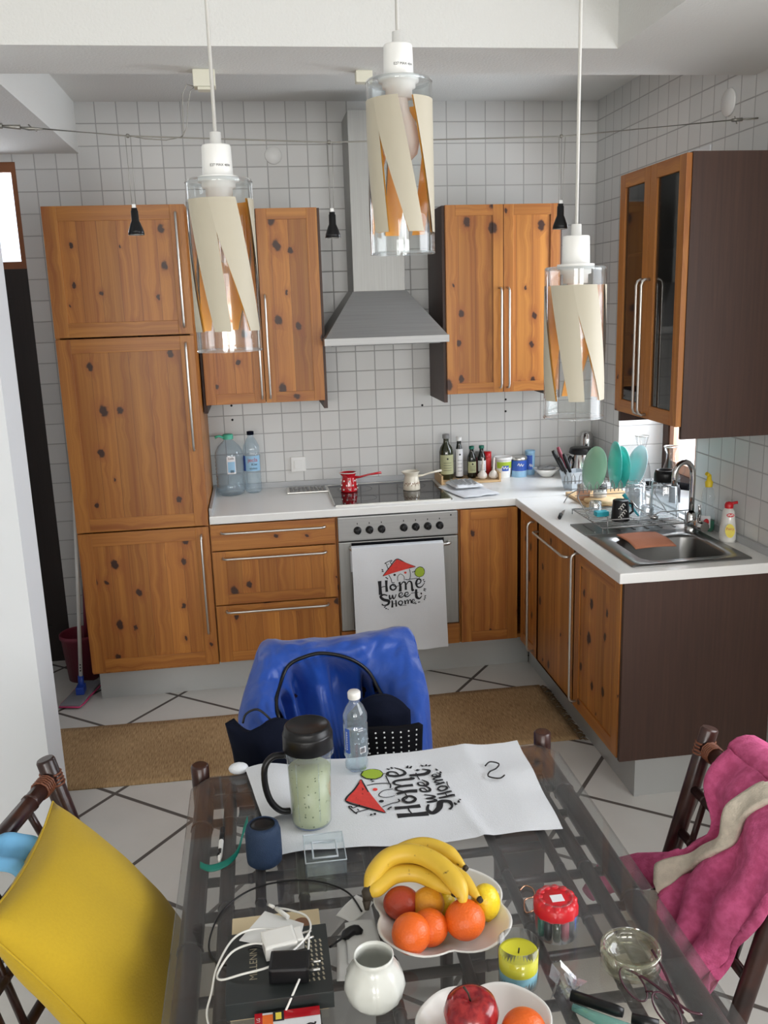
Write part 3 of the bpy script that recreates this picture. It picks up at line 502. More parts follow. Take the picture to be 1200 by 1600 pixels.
MB().box(1.755, 1.762, -.6328, -.632, .83, .837).build('indicator_lamp', 'ink', ov)
# corner cabinet (back run)
cc = thing('corner_cabinet', 'pine corner base cabinet with one narrow door right of the oven', 'cabinet', (2.0, -.3, .15))
MB().box(1.802, 1.818, -.60, -.01, .16, .853).box(1.818, 2.6, -.60, -.01, .16, .18).box(1.818, 2.6, -.02, -.01, .18, .853).build('body', 'pv', cc)
door_front(cc, 1.806, 2.098, .163, .852, 'y', YF, None, st=.052)
# right run, fronts at x = 2.105
XF = 2.105
def X(y, z): return (XF, y, z)
rc = thing('narrow_base_cabinet', 'narrow pine base cabinet at the inner corner of the right run', 'cabinet', (2.4, -.75, .15))
MB().box(XF + .02, 2.69, -.90, -.64, .16, .18).box(XF + .02, 2.69, -.655, -.64, .18, .853).box(XF + .02, 2.69, -.90, -.885, .18, .853).build('body', 'pv', rc)
door_front(rc, -.905, -.645, .163, .852, 'x', XF, (X(-.862, .19 + .0), X(-.862, .83)), st=.05)
dw = thing('integrated_dishwasher', 'pine fronted integrated appliance with horizontal handle in the right run', 'dishwasher', (2.4, -1.15, .15))
MB().box(XF + .02, 2.66, -1.40, -.912, .165, .85).build('body', 'grey', dw)
door_front(dw, -1.405, -.91, .163, .852, 'x', XF, (X(-1.36, .80), X(-.93, .80)), st=.0, label='knotty pine board front')
sc_ = thing('sink_cabinet', 'pine sink base cabinet with dark walnut end panel', 'cabinet', (2.4, -1.65, .15))
MB().box(XF + .02, 2.68, -1.88, -1.415, .16, .18).box(XF + .02, 2.68, -1.43, -1.415, .18, .853).box(2.66, 2.68, -1.88, -1.43, .18, .853).build('body', 'pv', sc_)
MB().box(XF + .004, 2.692, -1.905, -1.886, .160, .853).build('end_panel', 'walnut', sc_, label='dark walnut end panel')
door_front(sc_, -1.883, -1.412, .163, .852, 'x', XF, (X(-1.455, .20), X(-1.455, .84)), st=.055)
# plinths
tag(MB().box(.02, 2.175, -.55, -.53, 0, .148).box(.015, .035, -.53, -.1, 0, .148).build('plinth', 'alu'), 'brushed grey plinth strip under the back run of cabinets', 'plinth')
tag(MB().box(2.178, 2.198, -1.89, -.56, 0, .158).box(2.198, 2.69, -1.885, -1.865, 0, .158).build('plinth', 'alu'), 'brushed grey plinth under the right run and sink end', 'plinth')
# worktops
b = MB().box(.605, 2.105, -.620, -.003, .856, .895, bev=.006).box(2.095, 2.697, -.618, -.003, .856, .895, bev=.003).box(.63, 2.697, -.018, -.002, .895, .925, 1, bev=.003).box(.605, .62, -.60, -.02, .893, .93, 1, bev=.003)
tag(b.build('worktop', ['worktop', 'upstand']), 'long cream worktop along the back wall with grey edge strip', 'worktop')
# right worktop with sink cut-out: x 2.19..2.585, y -1.82..-1.44
b = MB().box(2.085, 2.20, -1.918, -.621, .856, .895, bev=.005).box(2.575, 2.697, -1.918, -.621, .856, .895, bev=.003).box(2.195, 2.58, -1.918, -1.81, .856, .895, bev=.003).box(2.195, 2.58, -1.45, -.621, .856, .895, bev=.003).box(2.682, 2.698, -1.918, -1.232, .895, .925, 1, bev=.003)
tag(b.build('worktop', ['worktop', 'upstand']), 'cream worktop of the right run holding the sink', 'worktop')

# wall cabinets
YU = -.39
def wallcab(x0, x1, name, label, hx):
    t = thing(name, label, 'cabinet', ((x0 + x1) / 2, -.19, 1.35))
    MB().box(x0, x0 + .018, -.37, -.003, 1.35, 2.29).build('side_panel', 'walnut', t, label='dark walnut side panel')
    MB().box(x1 - .018, x1, -.37, -.003, 1.35, 2.29).build('side_panel', 'walnut', t, label='dark walnut side panel')
    MB().box(x0 + .018, x1 - .018, -.368, -.003, 2.272, 2.29).box(x0 + .018, x1 - .018, -.368, -.003, 1.395, 1.412).box(x0 + .018, x1 - .018, -.015, -.003, 1.412, 2.272).build('body', 'walnut', t)
    xm = (x0 + x1) / 2
    door_front(t, x0 + .012, xm, 1.39, 2.292, 'y', YU, ((xm - .018, YU, 1.415), (xm - .018, YU, 1.90)), st=.05)
    door_front(t, xm, x1 - .012, 1.39, 2.292, 'y', YU, ((xm + .022, YU, 1.415), (xm + .022, YU, 1.90)), st=.05)
    return t
wallcab(.605, 1.205, 'wall_cabinet', 'two-door pine wall cabinet left of the hood', 0)
wallcab(1.79, 2.39, 'wall_cabinet', 'two-door pine wall cabinet right of the hood', 0)
# glass door cabinet on the right wall
gc = thing('glass_door_cabinet', 'dark walnut wall cabinet with two smoked glass doors on the right wall', 'cabinet', (2.5, -1.55, 1.35))
y0, y1 = -1.835, -1.275
MB().box(2.33, 2.692, y0, y0 + .018, 1.345, 2.30).build('side_panel', 'walnut', gc)
MB().box(2.33, 2.692, y1 - .018, y1, 1.345, 2.30).build('side_panel', 'walnut', gc)
MB().box(2.33, 2.69, y0 + .018, y1 - .018, 2.282, 2.30).box(2.33, 2.69, y0 + .018, y1 - .018, 1.39, 1.405).box(2.68, 2.69, y0 + .018, y1 - .018, 1.405, 2.282).build('body', 'walnut', gc)
for z in (1.69, 1.99): MB().box(2.345, 2.68, y0 + .018, y1 - .018, z, z + .012).build('shelf', 'walnut', gc)
ym = (y0 + y1) / 2
door_front(gc, y0 + .004, ym, 1.388, 2.298, 'x', 2.31, ((2.31, ym - .022, 1.405), (2.31, ym - .022, 1.90)), st=.05, glass=True)
door_front(gc, ym, y1 - .004, 1.388, 2.298, 'x', 2.31, ((2.31, ym + .022, 1.405), (2.31, ym + .022, 1.90)), st=.05, glass=True)

# hood
hd = thing('range_hood', 'brushed steel pyramid range hood with tall chimney', 'range hood', (1.49, -.25, 1.655))
MB().prism([(1.365, -.003), (1.365, -.275), (1.62, -.275), (1.62, -.003)], 1.89, 2.735, bev=.002).build('chimney', 'steelv', hd)
b = MB(); lo = [(1.197, -.003), (1.197, -.50), (1.787, -.50), (1.787, -.003)]; hi = [(1.36, -.003), (1.36, -.282), (1.625, -.282), (1.625, -.003)]
v0 = [b.bm.verts.new((x, y, 1.688)) for x, y in lo]; v1 = [b.bm.verts.new((x, y, 1.905)) for x, y in hi]
for i in range(4): b.face([v0[i], v0[(i + 1) % 4], v1[(i + 1) % 4], v1[i]])
b.face(v1); b.face(v0[::-1]); b.build('canopy', 'steel', hd)
MB().box(1.192, 1.792, -.505, -.003, 1.655, 1.69, bev=.002).build('rim', 'steel', hd)
MB().box(1.23, 1.755, -.47, -.03, 1.650, 1.6549).build('filter', 'grey', hd)

# ------------------------------------------------------------------ low-voltage cable and spotlights
CY = -1.57
tr = tag(MB().box(.722, .793, CY - .03, CY + .03, 2.548, 2.6, bev=.004).box(.735, .78, CY - .02, CY + .02, 2.54, 2.548).build('transformer_box', 'ivory'), 'ivory transformer box under the beam left of the middle lamp', 'transformer')
tag(MB().box(1.254, 1.31, CY - .02, CY + .02, 2.563, 2.6, bev=.004).build('transformer_box', 'ivory'), 'small ivory box under the beam behind the middle lamp', 'transformer')
cb = thing('light_cable', 'tensioned twin steel cable carrying the three small spotlights', 'cable', (1.4, CY, 2.38))
nodes = [(0.235, 2.426), (.503, 2.404), (1.16, 2.380), (1.967, 2.393), (2.60, 2.442)]
MB().tube([(x, CY, z) for x, z in nodes], .0016, 6).build('wire', 'wire', cb)
MB().tube([(x, CY - .012, z - (.004 if 0 < i < 4 else 0)) for i, (x, z) in enumerate(nodes)], .0013, 6).build('wire', 'wire', cb)
b = MB().tube([(.10, CY, 2.436), (.165, CY, 2.432)], [.004, .0075], 8).tube([(.165, CY, 2.431), (.19, CY, 2.428), (.235, CY, 2.426)], [.003, .006, .003], 6).tube([(-.05, CY, 2.44), (.11, CY, 2.437)], .009, 8)
b.tube([(.19, CY, 2.44), (.2, CY, 2.43), (.215, CY, 2.42)], .0025, 5).build('turnbuckle', 'wire', cb)
MB().tube([(2.60, CY, 2.442), (2.64, CY, 2.445)], .006, 6).tube([(2.64, CY, 2.445), (2.70, CY, 2.449)], .003, 6).tube([(2.61, CY, 2.455), (2.62, CY, 2.43)], .002, 5).build('anchor', 'wire', cb)
MB().tube([(.725, CY, 2.553), (.70, CY, 2.56), (.684, CY, 2.53), (.680, CY, 2.46), (.678, CY, 2.41), (.668, CY, 2.398)], .0016, 6).tube([(.725, CY, 2.553), (.71, CY, 2.54), (.70, CY, 2.50), (.69, CY, 2.43), (.672, CY, 2.398)], .0014, 6).tube([(.668, CY, 2.398), (.62, CY, 2.390), (.55, CY, 2.395), (.50, CY, 2.405)], .0016, 6).build('feed_wire', 'wire', cb)
for x, zt, zb, lb in ((.498, 2.404, 2.094, 'small black spotlight hanging in front of the tall pine cabinet'), (1.157, 2.380, 2.070, 'small black spotlight hanging left of the hood'), (1.970, 2.393, 2.084, 'small black spotlight hanging before the right wall cabinet')):
    t = thing('spotlight', lb, 'spotlight', (x, CY, zb), 'cable spotlights')
    MB().tube([(x - .008, CY, zt), (x - .006, CY, zb + .085)], .0009, 5).tube([(x + .010, CY - .012, zt - .003), (x + .006, CY, zb + .085)], .0009, 5).ball((x, CY, zt), .007, 0, 8, 6).build('wire', 'wire', t)
    MB().lathe([(0, .085), (.010, .085), (.010, .078), (.012, .076), (.0125, .045), (.017, .035), (.0255, .012), (.027, 0), (.0255, 0), (.024, .01), (.012, .035), (0, .038)], (x, CY, zb), 20, 0).build('shade', 'black', t)
    MB().lathe([(.0265, -.0005), (.0265, .003), (.023, .003), (.023, -.0005)], (x, CY, zb), 20).build('rim', 'satin', t)
    MB().box(x - .006, x + .006, CY - .004, CY + .004, zb + .085, zb + .097).build('clip', 'white', t)

# ------------------------------------------------------------------ pendants
def pendant(x, y, zt, zb, r, rot, label, txt):
    t = thing('pendant_lamp', label, 'pendant lamp', (x, y, zb), 'pendant lamps over the table'); H = zt - zb
    MB().lathe([(r, 0), (r, H), (r * .97, H + .004), (.024, H + .006)], (x, y, zb), 40).lathe([(r - .0025, 0.001), (r - .0025, H)], (x, y, zb), 40).lathe([(r, 0), (r - .0025, 0.001)], (x, y, zb), 40).build('glass_cylinder', 'glass', t)
    MB().lathe([(r + .0006, -.001), (r + .0006, .0015), (r - .003, .0025), (r - .003, -.001), (r + .0006, -.001)], (x, y, zb), 40).build('bottom_rim', 'kglass', t)
    MB().lathe([(r + .0006, 0), (r - .001, .0035), (r - .003, .003), (r - .003, -.002)], (x, y, zb + H), 40).build('top_rim', 'kglass', t)
    # helical printed bands: gaps alternate between constant and tapering
    def band(k, rr, mi, b):
        base = rot + k * PI / 3; tw = .75
        def f(u, v):
            z = zb + .03 + (H - .055) * v
            a0 = base + tw * (1 - v); w0 = math.radians(13); 
            lo = a0 + (w0 if k % 2 else w0 * max(0.0, 1.9 * (.72 - v))); hi = a0 + PI / 3 - (w0 if (k + 1) % 2 else w0 * max(0.0, 1.9 * (.72 - v)))
            a = lo + (hi - lo) * u; return (x + rr * math.cos(a), y + rr * math.sin(a), z)
        b.grid(f, 6, 16, mi)
    b = MB(); c = MB()
    for k in range(6): band(k, r + .0006, 0, b); band(k, r - .0034, 0, c)
    b.build('outer_print', 'cream', t); c.build('inner_print', 'orange', t, label='orange inner print')
    MB().lathe([(0, .064), (.008, .064), (.0085, .046), (.0205, .046), (.0215, .044), (.0225, .002), (.021, 0), (0, 0)], (x, y, zt + .006), 28).build('socket_cap', 'white', t)
    s = MB().lathe([(.030, .004), (.030, -.003), (.025, -.004), (.025, -.011), (.020, -.012), (.020, -.026), (0, -.026)], (x, y, zt + .004), 28).build('socket_ring', 'white', t)
    MB().lathe([(.013, -.022), (.016, -.04), (.026, -.06), (.030, -.08), (.026, -.10), (.013, -.112), (0, -.115)], (x, y, zt), 24).build('bulb', 'bulb', t)
    MB().tube([(x, y, zt + .065), (x + .001, y, zt + .4), (x, y, ZC)], .0028, 8).build('cord', 'cord', t)
    cy = wcyl((x, y), .0226, zt + .022, .25)
    if txt: MB().text(txt, .0052, cy).build('marking', 'ink', t)
pendant(.828, -3.36, 2.028, 1.782, .0495, .2, 'pendant lamp with glass cylinder, leftmost of the three', 'E27 MAX 40W')
pendant(1.103, -3.36, 2.165, 1.92, .0495, -.5, 'pendant lamp with glass cylinder, middle and highest of the three', 'E27 MAX 40W')
pendant(1.390, -3.34, 1.890, 1.650, .0495, .1, 'pendant lamp with glass cylinder, rightmost and lowest of the three', '')

# ------------------------------------------------------------------ hob and things on the back worktop
ZW = .895
hb = thing('hob', 'black glass ceramic hob set in the back worktop', 'hob', (1.49, -.3, ZW))
MB().box(1.205, 1.775, -.565, -.075, ZW, ZW + .006, bev=.002).build('glass_surface', 'blackg', hb)
b = MB()
for x0, x1, yy0, yy1 in ((1.20, 1.78, -.572, -.565), (1.20, 1.78, -.075, -.068), (1.198, 1.205, -.572, -.068), (1.775, 1.782, -.572, -.068)): b.box(x0, x1, yy0, yy1, ZW, ZW + .007)
b.build('steel_frame', 'satin', hb)
for x, y, r in ((1.34, -.2, .09), (1.64, -.2, .075), (1.35, -.43, .075), (1.64, -.43, .09)):
    MB().lathe([(r, 0), (r, .0004), (r - .002, .0004), (r - .002, 0)], (x, y, ZW + .006), 36).build('cooking_zone', 'darkgrey', hb)
def cezve(c, z, r, h, mat, hdir, hl, label, deco):
    t = thing('coffee_pot', label, 'coffee pot', (c[0], c[1], z)); x, y = c
    def wob(a, zz): return 1 + (.20 * max(0, math.cos(a - PI)) ** 8 if zz > h * .9 else 0)
    MB().lathe([(0, .001), (r, .001), (r * 1.02, .006), (r * .98, h * .35), (r * .80, h * .72), (r * .76, h * .8), (r * .95, h * .97), (r * .98, h), (r * .94, h), (r * .73, h * .8), (r * .76, h * .7), (r * .9, h * .3), (r * .9, h * .1), (0, h * .1)], (x, y, z), 32, 0, wob=wob).build('body', mat, t)
    MB().lathe([(r * .985, 0), (r * 1.0, .002), (r * .95, .004), (r * .93, .002)], (x, y, z + h - .002), 32, 0, wob=lambda a, zz: 1 + .20 * max(0, math.cos(a - PI)) ** 8).build('rim', 'whitec' if mat == 'redenamel' else 'creamenamel', t)
    d = Vector(hdir).normalized(); p = Vector((x, y, z + h * .72)) + d * r * .7
    MB().tube([p, p + d * .03 + Vector((0, 0, .002)), p + d * hl * .5 + Vector((0, 0, .012)), p + d * hl + Vector((0, 0, .022))], [.0085, .0055, .005, .0065], 8).build('handle', mat, t)
    b = MB()
    if deco == 'dots':
        for i in range(8):
            for j in range(3):
                a = -PI / 2 + (i + .5 * (j % 2)) * PI / 4; zz = z + h * (.15 + .22 * j); rr = r * (1.005 if j == 0 else .985 if j == 1 else .90)
                n = Vector((math.cos(a), math.sin(a), 0)); b.ball((x + n.x * rr, y + n.y * rr, zz), .0048, 0, 8, 6, (1, 1, 1))
        b.build('dot', 'whitec', t)
    else:
        for i in range(5):
            a = -PI / 2 - .9 + i * .45; n = Vector((math.cos(a), math.sin(a), 0)); tt = Vector((-n.y, n.x, 0)); fn = flat(Vector((x, y, z + h * .35)) + n * r * 1.005, tt, Vector((0, 0, 1)) - n * .16)
            b.stroke([(-.008, -.008), (-.002, .006), (.006, .002), (.009, .012)], .003, fn, 0)
        b.build('printed_pattern', 'brownp', t)
cezve((1.305, -.25), ZW + .006, .043, .10, 'redenamel', (1, -.15, 0), .14, 'red enamel coffee pot with white dots on the hob', 'dots')
cezve((1.625, -.30), ZW + .006, .044, .095, 'creamenamel', (1, .05, 0), .13, 'cream enamel coffee pot with brown pattern on the hob', 'pat')

# water bottles at left of worktop
def ribbed(prof, c, seg, mat, name, parent, wobn=0, amp=.03):
    return MB().lathe(prof, c, seg, 0, wob=(lambda a, z: 1 + amp * math.cos(wobn * a)) if wobn else None).build(name, mat, parent)
t = thing('water_jug', 'large clear five litre water bottle with mint green cap', 'bottle', (.700, -.12, ZW))
pr = [(0, .002), (.060, .002), (.068, .012)]
for i in range(9): z = .03 + i * .018; pr += [(.073, z), (.070, z + .009)]
pr += [(.073, .20), (.070, .225), (.055, .255), (.030, .280), (.022, .288), (.022, .30)]
ribbed(pr, (.700, -.12, ZW), 32, 'water', 'body', t, 8, .015)
MB().lathe([(0, 0.003), (.066, .006), (.069, .03), (.070, .10), (0, .1005)], (.700, -.12, ZW), 28).build('water', 'plasticg', t)
MB().lathe([(.027, 0), (.027, .022), (.022, .026), (0, .026)], (.700, -.12, ZW + .292), 20).tube([(.68, -.13, ZW + .30), (.655, -.14, ZW + .312), (.635, -.145, ZW + .306)], [.007, .006, .008], 6).build('cap', 'mintcap', t)
lb = wcyl((.700, -.12), .0742, ZW + .15)
lo = MB(); lo.grid(lambda u, v: lb(-.012 + .045 * u, -.03 + .09 * v), 6, 1).grid(lambda u, v: wcyl((.700, -.12), .0745, ZW + .15)(-.008 + .037 * u, -.022 + .055 * v), 6, 1, 1)
lo.text('Lada', .016, lambda a, b_: wcyl((.700, -.12), .0749, ZW + .15)(.0105 + a, .05 + b_), 2)
for k in range(7): lo.box(.700 + .004 + k * .0028, .700 + .0052 + k * .0028, -.1952, -.1948, ZW + .125, ZW + .14, 2)
lo.build('label', ['labelw', 'lightblue', 'ink'], t)
t = thing('water_bottle', 'slim clear water bottle with navy cap and red lettered label', 'bottle', (.815, -.10, ZW))
pr = [(0, .002), (.036, .002), (.043, .012)]
for i in range(6): z = .02 + i * .016; pr += [(.044, z), (.0415, z + .008)]
pr += [(.0435, .12), (.0435, .20), (.040, .205), (.044, .225), (.040, .25), (.022, .285), (.015, .295), (.015, .31)]
ribbed(pr, (.815, -.10, ZW), 28, 'water', 'body', t, 6, .012)
MB().lathe([(.018, 0), (.018, .018), (0, .02)], (.815, -.10, ZW + .305), 16).build('cap', 'navy', t)
lo = MB(); lo.grid(lambda u, v: wcyl((.815, -.10), .0445, ZW + .12)(-.05 + .10 * u, .08 * v), 12, 1); lo.grid(lambda u, v: wcyl((.815, -.10), .0448, ZW + .12)(-.06 + .022 * u, .08 * v), 4, 1, 1)
lo.text('jecla', .03, lambda a, b_: wcyl((.815, -.10), .0451, ZW + .12)(.004 + a, .058 + b_), 2).text('Kiw', .02, lambda a, b_: wcyl((.815, -.10), .0451, ZW + .12)(.012 + a, .035 + b_), 3).text('vivivo', .018, lambda a, b_: wcyl((.815, -.10), .0451, ZW + .12)(.006 + a, .014 + b_), 3)
lo.build('label', ['lightblue', 'labelb', 'redenamel', 'ink'], t)
# embossed metal tray
b = MB(); b.box(.985, 1.205, -.215, -.06, ZW + .001, ZW + .008, 0, .003)
t = tag(b.build('metal_tray', 'satin'), 'small silver relief tray lying beneath the wall switch', 'tray')
b = MB()
for i in range(9):
    for j in range(3): b.ball((1.01 + i * .0215, -.18 + j * .042, ZW + .009), .011, 0, 8, 6, (1, 1.3, .35))
b.build('relief', 'grey', t)
# wooden tray with bottles
wt = tag(MB().box(1.80, 2.125, -.215, -.03, ZW + .001, ZW + .012, bev=.002).box(1.80, 1.81, -.215, -.03, ZW + .012, ZW + .05, bev=.002).box(2.115, 2.125, -.215, -.03, ZW + .012, ZW + .05, bev=.002).build('wooden_tray', 'board'), 'low light wood tray carrying oil bottles and garlic', 'tray')
ZT = ZW + .012
def bottle(x, y, z, r, h, neck, mat, cap, label, lab, name='oil_bottle', labmat='labelw', cat='bottle', txt=None):
    t = thing(name, label, cat, (x, y, z))
    MB().lathe([(0, 0), (r * .92, 0), (r, .006), (r, h * .60), (r * .85, h * .70), (neck * 1.1, h * .80), (neck, h * .84), (neck, h * .95)], (x, y, z), 24).build('body', mat, t)
    MB().lathe([(neck * 1.25, 0), (neck * 1.3, h * .02), (neck * 1.3, h * .09), (0, h * .095)], (x, y, z + h * .90), 16).build('cap', cap, t)
    b = MB(); b.grid(lambda u, v: wcyl((x, y), r + .0006, z + lab[0])(-1.2 * r + 2.4 * r * u, (lab[1] - lab[0]) * v), 10, 1)
    f = wcyl((x, y), r + .001, z + lab[0]); hh = lab[1] - lab[0]
    for k in range(4): b.stroke([(-r * .6, hh * (.2 + .13 * k)), (r * .6, hh * (.2 + .13 * k))], .0018, f, 1, 5)
    b.ball(f(0, hh * .8), .005, 1, 8, 6, (1, .2, 1))
    if txt: b.text(txt, r * .55, lambda a, c: f(a, hh * .15 + c), 1)
    b.build('label', [labmat, 'ink'], t); return t
bottle(1.852, -.10, ZT, .038, .245, .015, 'oil', 'grey', 'large dark green olive oil bottle with olive label', (.03, .135), labmat='labelg')
bottle(1.925, -.09, ZT, .021, .225, .012, 'vinegar', 'white', 'slim dark bottle with white cap and tall white label', (.01, .16), name='oil_bottle')
bottle(1.990, -.11, ZT, .024, .175, .011, 'vinegar', 'greencap', 'small dark bottle with green cap next to the slim white-capped one', (.03, .09), name='vinegar_bottle', labmat='labelg')
bottle(2.050, -.09, ZT, .023, .172, .011, 'vinegar', 'greencap', 'small dark bottle with green cap behind the garlic', (.03, .09), name='vinegar_bottle')
t = thing('spice_jar', 'glass spice jar with red cap behind the garlic', 'jar', (2.09, -.06, ZT))
MB().lathe([(0, 0), (.022, 0), (.022, .095), (.018, .1)], (2.09, -.06, ZT), 20).build('body', 'labelr', t); MB().lathe([(.022, 0), (.022, .03), (0, .03)], (2.09, -.06, ZT + .1), 20).build('cap', 'red', t)
t = thing('spice_jar', 'spice jar with grey cap behind the garlic', 'jar', (2.045, -.045, ZT))
MB().lathe([(0, 0), (.018, 0), (.018, .10)], (2.045, -.045, ZT), 20).build('body', 'maroon', t); MB().lathe([(.02, 0), (.02, .03), (0, .03)], (2.045, -.045, ZT + .1), 20).build('cap', 'grey', t)
for gx, gy, lb in ((2.035, -.165, 'white garlic bulb with tall stem, left one on the wooden tray'), (2.095, -.17, 'white garlic bulb with tall stem, right one on the wooden tray')):
    t = thing('garlic_bulb', lb, 'garlic', (gx, gy, ZT), 'garlic bulbs')
    MB().lathe([(0, 0), (.014, .001), (.024, .010), (.026, .022), (.018, .036), (.008, .045), (.006, .05)], (gx, gy, ZT), 28, 0, wob=lambda a, z: 1 + .07 * abs(math.cos(4 * a)) - .03).build('cloves', 'garlic', t)
    MB().tube([(gx, gy, ZT + .043), (gx + .002, gy, ZT + .075), (gx + .004, gy, ZT + .115)], [.0075, .006, .005], 8).build('stem', 'garlic', t)
# tubs right of tray
def can(x, y, r, h, mats, name, label, cat, taper=1.0, lid=None, bands=None, txt=None):
    t = thing(name, label, cat, (x, y, ZW)); prof = [(0, 0), (r * taper, 0), (r * taper, .003), (r, h), (0, h)]
    MB().lathe(prof, (x, y, ZW), 28).build('body', mats[0], t)
    if lid: MB().lathe([(r * 1.06, 0), (r * 1.06, .012), (r * .98, .014), (r * .95, .011), (0, .011)], (x, y, ZW + h - .004), 28).build('lid', lid, t)
    if bands:
        b = MB()
        for z0, z1, mi, a0, a1 in bands:
            rr = lambda z: (r * taper + (r - r * taper) * z / h) + .0008 + .0002 * mi
            b.grid(lambda u, v: (x + rr(z0 + (z1 - z0) * v) * math.cos(-PI / 2 + a0 + (a1 - a0) * u), y + rr(z0 + (z1 - z0) * v) * math.sin(-PI / 2 + a0 + (a1 - a0) * u), ZW + z0 + (z1 - z0) * v), 16, 1, mi)
        if txt: b.stroke([(-.022, 0), (-.014, .012), (-.008, -.002), (0, .010), (.006, -.003), (.016, .008)], .004, lambda a, c: wcyl((x, y), r + .002, ZW + txt[2])(a * (r / .045), c), txt[3])
        b.build('label', mats[1:], t)
    return t
can(2.172, -.085, .047, .105, ['white', 'greenink', 'labelb', 'labelw'], 'yoghurt_tub', 'white plastic yoghurt tub with green and blue label', 'tub', .82, 'white', [(.055, .09, 0, -1.1, 1.1), (.04, .07, 1, -.4, .5)], ('pros', .02, .055, 2))
can(2.262, -.085, .042, .10, ['satin', 'labelb', 'lightblue', 'labelw'], 'tin_can', 'blue and silver tin can between the tub and the wipes', 'can', 1.0, 'satin', [(.035, .092, 0, -1.5, 1.5), (.0, .034, 1, -1.5, 1.5)], ('mm', .022, .065, 2))
can(2.335, -.05, .026, .125, ['lightblue', 'labelb', 'labelw'], 'salt_canister', 'light blue canister with dark blue panel', 'canister', 1.0, 'lightblue', [(.03, .11, 0, -1.2, .2)], ('So', .02, .05, 1))
# white shell bowl with papers
b = MB(); b.lathe([(0, .002), (.03, .002), (.034, .006), (.052, .022), (.070, .045), (.067, .046), (.048, .026), (.03, .010), (0, .009)], (2.40, -.14, ZW), 40, 0, wob=lambda a, z: 1 + .07 * math.cos(5 * a) * min(1, z * 25))
t = tag(b.build('shell_bowl', 'whitec'), 'small white wavy bowl at the back of the worktop', 'bowl')
b = MB()
for i in range(9):
    a = i * 2.4; b.ball((2.40 + .030 * math.cos(a), -.14 + .035 * math.sin(a), ZW + .045 + .003 * (i % 3)), .02, 0, 10, 6, (1.2, .8, .35))
tag(b.build('dried_herbs', 'grey'), 'heap of grey dried bits in the white wavy bowl', 'herbs', kind='stuff')
# folded napkins/cloths right of the hob
def cloth_slab(x0, x1, y0, y1, z, h, seed, rot=0, mat=('linen',), nx=18, ny=14, amp=.004):
    c = Vector(((x0 + x1) / 2, (y0 + y1) / 2, 0)); Rz = Matrix.Rotation(rot, 3, 'Z'); b = MB()
    def pt(u, v, top):
        p = Vector((x0 + (x1 - x0) * u, y0 + (y1 - y0) * v, 0)) - c
        e = min(u, 1 - u, v, 1 - v); hh = h * min(1, .35 + e * 9) if top else 0
        n = noise.noise(Vector((u * 4 + seed, v * 4, seed))) * amp; p = Rz @ (p * (1 + .03 * noise.noise(Vector((u * 3, v * 3, seed + 5))))) + c
        return (p.x, p.y, z + (hh + n + amp if top else .0005))
    b.grid(lambda u, v: pt(u, v, True), nx, ny); b.grid(lambda u, v: pt(u, v, False), nx, ny)
    return b, pt
b, _ = cloth_slab(1.80, 2.0, -.56, -.26, ZW, .008, 3, .25); 
tag(b.build('kitchen_cloth', 'linen', weld=True), 'white kitchen cloth spread right of the hob', 'cloth')
b, _ = cloth_slab(1.82, 1.97, -.42, -.24, ZW + .013, .018, 9, .15)
q = tag(b.build('folded_cloth', 'linen', weld=True), 'folded grey striped cloth on top of the white kitchen cloth', 'cloth')
b = MB()
for k in range(5): b.grid(lambda u, v: (1.835 + k * .025 + .012 * u, -.41 + .15 * v, ZW + .0395 + .0008), 1, 1)
b.build('stripe', 'grey', q)

# kettle, blender jug at the corner
t = thing('kettle', 'steel kettle with wide black lid in the corner', 'kettle', (2.565, -.22, ZW))
MB().lathe([(0, 0), (.075, 0), (.078, .01), (.074, .06), (.058, .125), (.055, .135)], (2.565, -.22, ZW), 28).build('body', 'chrome', t)
MB().lathe([(.055, 0), (.064, .006), (.060, .03), (.055, .034), (0, .034)], (2.565, -.22, ZW + .13), 28).build('lid', 'black', t)
MB().tube([(2.50, -.24, ZW + .12), (2.482, -.26, ZW + .10), (2.480, -.26, ZW + .06), (2.495, -.245, ZW + .03)], .010, 8).build('handle', 'black', t)
t = thing('steel_flask', 'rounded steel flask with black band behind the mint plate', 'flask', (2.655, -.07, ZW))
MB().lathe([(0, 0), (.034, 0), (.036, .02), (.036, .18), (.030, .212), (.018, .224), (0, .227)], (2.655, -.07, ZW), 24).build('body', 'chrome', t)
MB().lathe([(.037, 0), (.037, .022)], (2.655, -.07, ZW + .12), 24).tube([(2.62, -.08, ZW + .13), (2.60, -.085, ZW + .13)], .011, 6).build('band', 'black', t)

